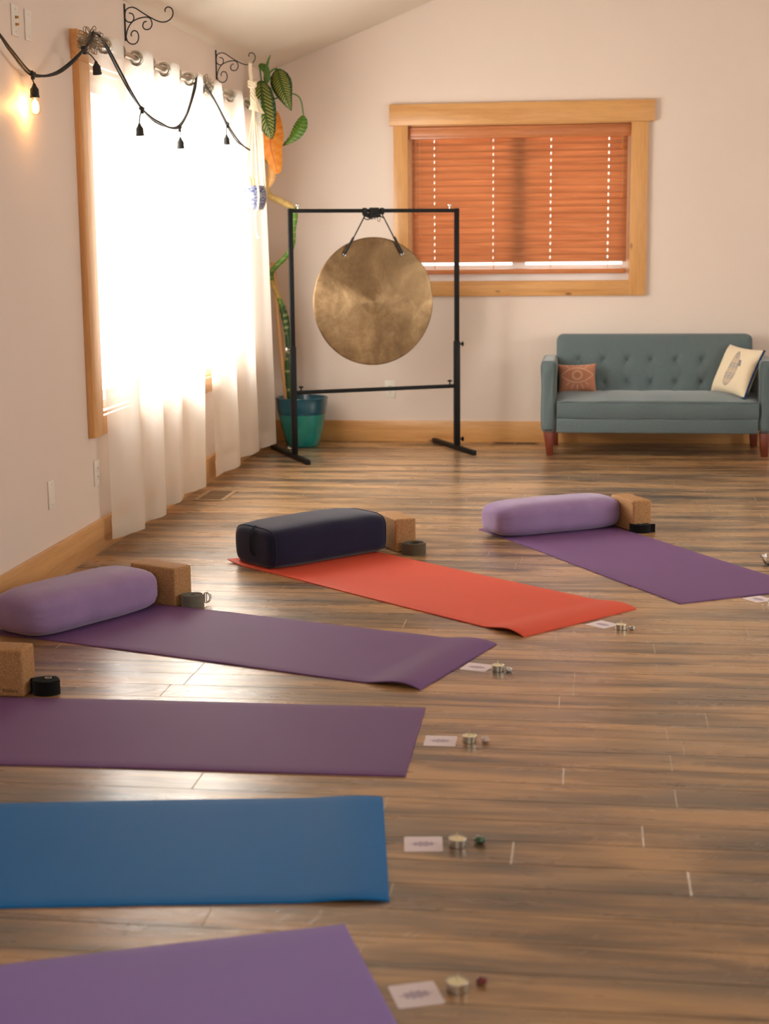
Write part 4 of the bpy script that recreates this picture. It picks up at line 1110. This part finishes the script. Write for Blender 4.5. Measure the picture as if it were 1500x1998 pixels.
# ---------------------------------------------------------------- scroll brackets, hanging pot
def scroll(cx, cz, r0, r1, a0, turns, n=30):
    return [(cx+(r0+(r1-r0)*k/n)*math.cos(a0+turns*2*PI*k/n), cz+(r0+(r1-r0)*k/n)*math.sin(a0+turns*2*PI*k/n)) for k in range(n+1)]
def bracket(label, y):
    t = thing('plant_bracket', label, 'bracket', (0, y, 2.315))
    obj('wall_bar', rbox((.0004, -.006, 0), (.006, .006, .168), .001), M_IRON, t)
    # (x, z) drawn from the photo, relative to bar foot
    def W(pts, r=.0030):
        bm = bmesh.new(); tube(bm, [(x, 0, z) for x, z in pts], r, 8); return bm
    s2 = lambda P: [(p.x, p.y) for p in spline([(a, b, 0) for a, b in P], 8)]
    arm = s2([(.004, .118), (.010, .140), (.030, .151), (.056, .147), (.095, .122), (.140, .096), (.175, .082), (.205, .083), (.228, .098), (.237, .120), (.230, .141), (.212, .148), (.199, .138), (.200, .126)])
    obj('arm', W(arm), M_IRON, t)
    obj('brace', W(s2([(.005, .012), (.014, .050), (.036, .083), (.070, .100), (.110, .105), (.128, .095), (.134, .072), (.122, .052), (.100, .050), (.089, .064), (.095, .082), (.108, .086)])), M_IRON, t)
    obj('scroll', W(s2([(.004, .118), (.006, .097), (.020, .085), (.038, .086), (.047, .102), (.042, .120), (.024, .126)])), M_IRON, t)
    obj('scroll', W(s2([(.006, .018), (.014, -.004), (.036, -.016), (.058, -.008), (.067, .016), (.060, .040), (.042, .045), (.031, .032), (.033, .020)])), M_IRON, t)
    return t
bracket('black scrolled iron bracket high on the left wall, with nothing hung on it', 7.357)
bracket('black scrolled iron bracket by the corner, holding the macrame hanger', 9.18)
M_JUTE = mat('cream_cotton_cord', (236, 220, 190), .9, 0, .12, 90, .5, 400)
HX, HY = .212, 9.18
mh = thing('macrame_hanger', 'cream knotted cord plant hanger on the corner bracket', 'plant hanger', (HX, HY, 2.40))
def TH_(bm): bm.transform(Matrix.Translation((-HX, -HY, -2.40))); return bm
bm = bmesh.new()
tube(bm, spline([(HX-.004, HY-.004, 2.403), (HX-.006, HY, 2.38), (HX-.004, HY, 2.34), (HX+.001, HY, 2.30)], 5), .011, 10)
tube(bm, [(HX-.004+.009*math.cos(a), HY, 2.402+.009*math.sin(a)) for a in [2*PI*k/14 for k in range(14)]], .004, 7, closed=True)
obj('top_loop', TH_(bm), M_JUTE, mh)
bm = bmesh.new()
for k in range(3):
    tube(bm, [(HX+.004+.020*math.cos(a), HY+.012*math.sin(a), 2.297-.012*k+.006*math.sin(a*2+k)) for a in [2*PI*q/16 for q in range(16)]], .008, 8, closed=True)
for k in range(4):
    ph = k*PI/2; tube(bm, [(HX+.006+(.010+.003*q/10)*math.cos(ph+q*.55), HY+(.010)*math.sin(ph+q*.55), 2.275-.009*q) for q in range(12)], .006, 8)
obj('knot', TH_(bm), M_JUTE, mh)
bm = bmesh.new()
def skirt(u, v):
    a = 2*PI*u; r = .014+.030*v**1.5; return Vector((HX+.012+.012*v+r*math.cos(a)*(1+.15*math.cos(5*a)), HY+r*.6*math.sin(a), 2.215-.085*v+.014*v*math.cos(a)*-1))
grid(bm, 40, 8, skirt, loop=True); obj('fringe', TH_(bm), M_JUTE, mh, 80)
vase_r = [(.046, 1.566), (.060, 1.60), (.070, 1.635), (.071, 1.645), (.066, 1.672), (.056, 1.700)]
VXc = .215
for k in range(4):
    a = PI/4+k*PI/2-.25; bm = bmesh.new()
    pts = [(HX+.008, HY, 2.17)]+[(VXc+(r+.006)*math.cos(a), HY+(r+.006)*math.sin(a), z) for r, z in reversed(vase_r)]+[(VXc, HY, 1.552)]
    tube(bm, pts, .0035 if k != 3 else .006, 7); obj('cord', TH_(bm), M_JUTE, mh)
bm = bmesh.new()
for k in range(5):
    tube(bm, spline([(VXc+.003*k-.006, HY+.002*k, 1.556), (VXc-.004+.002*k, HY, 1.50), (VXc+.002+.001*k, HY, 1.43), (VXc+.010+.003*k, HY, 1.395)], 5), .0022, 6)
obj('tail', TH_(bm), M_JUTE, mh)
hp = thing('hanging_vase', 'blue and white banded ceramic vase in the macrame hanger', 'vase', (VXc, HY, 1.566))
bm = bmesh.new(); prof = [(0, .0), (.044, .0), (.046, .002)]
for q in range(1, 30):
    z = .134*q/30; k = 0
    zz_ = 1.566+z
    for (r0, z0), (r1, z1) in zip(vase_r, vase_r[1:]):
        if z0 <= zz_ <= z1: k = r0+(r1-r0)*(zz_-z0)/(z1-z0)
    prof.append((max(.046, k), z))
prof += [(.056, .134), (.052, .136), (.050, .130), (.052, .110), (0, .110)]
lathe(bm, prof, 64)
vs = obj('body', bm, mat('blue_white_ceramic', (230, 230, 226), .25, 0, .06, 20, 0, 1, .5, 0, .4, attr='paint'), hp, 40)
def vase_paint(c):
    a = math.atan2(c.y, c.x); W_ = Vector(srgb((142, 146, 160))); B = Vector(srgb((34, 50, 118)))
    band = int(c.z/.024); v = (c.z % .024)/.024
    k = 0
    if v < .12: k = .9
    elif band % 2 == 0: k = .9 if abs(v-.55-.22*math.sin(a*9)) < .14 else 0
    else: k = .7 if math.sin(a*18) > .3 and .25 < v < .85 else 0
    return tuple(W_.lerp(B, k))
color_attr(vs, vase_paint)
bm = bmesh.new()
for k in range(7):
    a = k*.9; tube(bm, [(.012*math.cos(a), .012*math.sin(a), .110), (.028*math.cos(a), .028*math.sin(a), .16+.008*k), (.040*math.cos(a+.3), .035*math.sin(a), .155+.006*k)], [.002, .004, .001], 6)
obj('dried_flowers', bm, mat('dried_flower', (222, 196, 150), .9), hp)

# ---------------------------------------------------------------- string lights
SXs = .135
sl = thing('string_lights', 'black string light cable looped along the left wall and curtain rods, one bulb lit', 'string lights', (SXs, 6.45, 2.2))
def TL(bm): bm.transform(Matrix.Translation((-SXs, -6.45, -2.2))); return bm
main = [(.030, 5.30, 2.26), (.045, 5.617, 2.131), (.048, 5.738, 2.082), (.050, 5.936, 2.022), (.080, 6.09, 2.032), (.108, 6.21, 2.080), (.135, 6.345, 2.165), (.140, 6.43, 2.215), (.126, 6.50, 2.240), (.140, 6.575, 2.217), (.148, 6.758, 2.121), (.155, 6.90, 2.04), (.160, 7.043, 1.977), (.160, 7.20, 1.948), (.160, 7.343, 1.936), (.160, 7.52, 1.925), (.160, 7.70, 1.940), (.158, 7.86, 2.010), (.152, 7.983, 2.083), (.142, 8.12, 2.17), (.125, 8.22, 2.236), (.110, 8.32, 2.242), (.130, 8.411, 2.199), (.150, 8.56, 2.12), (.160, 8.748, 2.030), (.168, 8.95, 1.960), (.180, 9.08, 1.925), (.194, 9.165, 1.908)]
bm = bmesh.new(); tube(bm, spline(main, 8), .0052, 8); obj('cable', TL(bm), M_CABLE, sl, 60)
bm = bmesh.new(); tube(bm, spline([(q[0]-.008, q[1], q[2]+.006*math.sin(i*1.7)) for i, q in enumerate(main)], 8), .0035, 7); obj('cable', TL(bm), M_CABLE, sl, 60)
M_GLOW = NT('warm_filament'); M_GLOW.p.inputs['Emission Color'].default_value = (1, .55, .18, 1); M_GLOW.p.inputs['Emission Strength'].default_value = 60
drops = [((.050, 5.936, 2.022), (.046, 5.962, 1.985), 0.0), ((.128, 6.345, 2.160), (.145, 6.44, 2.118), .25), ((.160, 7.043, 1.977), (.160, 6.995, 1.905), .1), ((.160, 7.70, 1.940), (.160, 7.712, 1.888), 0), ((.160, 8.748, 2.030), (.165, 8.70, 1.965), 0)]
for i, (a, b, tilt) in enumerate(drops):
    a, b = Vector(a), Vector(b)
    bm = bmesh.new()
    for k in range(4): tube(bm, [a+Vector((.004*math.cos(q+k), -.012+.008*k, .004*math.sin(q+k)))*1.0+Vector((0, 0, 0)) for q in (0, 1.5)], .0085, 7)
    tube(bm, [a+Vector((0, -.018, 0)), a+Vector((0, .018, 0))], .009, 8); tube(bm, [a, a+Vector((0, .004, -.022))], .008, 8)
    jn = obj('junction', TL(bm), M_CABLE, sl)
    bm = bmesh.new(); mid = (a+b)/2+Vector((0, .012 if i % 2 else -.010, 0)); tube(bm, spline([a+Vector((0, 0, -.01)), mid, b], 8), .0028, 7); obj('drop_cord', TL(bm), M_CABLE, jn)
    Mx = Matrix.Translation(b) @ Matrix.Rotation(tilt, 4, 'X')
    bm = bmesh.new(); lathe(bm, [(0, .004), (.005, .002), (.0075, -.006), (.0165, -.020), (.0170, -.042), (.0185, -.044), (.0185, -.052), (.0165, -.052), (.015, -.046), (0, -.044)], 20, Mx); sk = obj('lamp_socket', TL(bm), M_CABLE, sl, 40)
    if i == 0:
        bm = bmesh.new(); lathe(bm, [(.011, -.046), (.013, -.055), (.019, -.070), (.0235, -.086), (.0235, -.098), (.018, -.110), (.009, -.116), (0, -.117)], 28, Mx); obj('bulb', TL(bm), M_BULB, sk, 60)
        bm = bmesh.new()
        for q in range(4):
            a_ = q*PI/2; tube(bm, [b+Vector((.002*math.cos(a_), .002*math.sin(a_), -.056)), b+Vector((.007*math.cos(a_), .007*math.sin(a_), -.080)), b+Vector((.002*math.cos(a_+.5), .002*math.sin(a_+.5), -.098))], .0014, 6)
        obj('filament', TL(bm), M_GLOW.m, sk)
        L = D.lights.new('bulb_light', 'POINT'); L.energy = 2.2; L.color = (1, .50, .16); L.shadow_soft_size = .02
        lo = D.objects.new('bulb_light', L); COL.objects.link(lo); lo.location = b+Vector((-.0, 0, -.082))
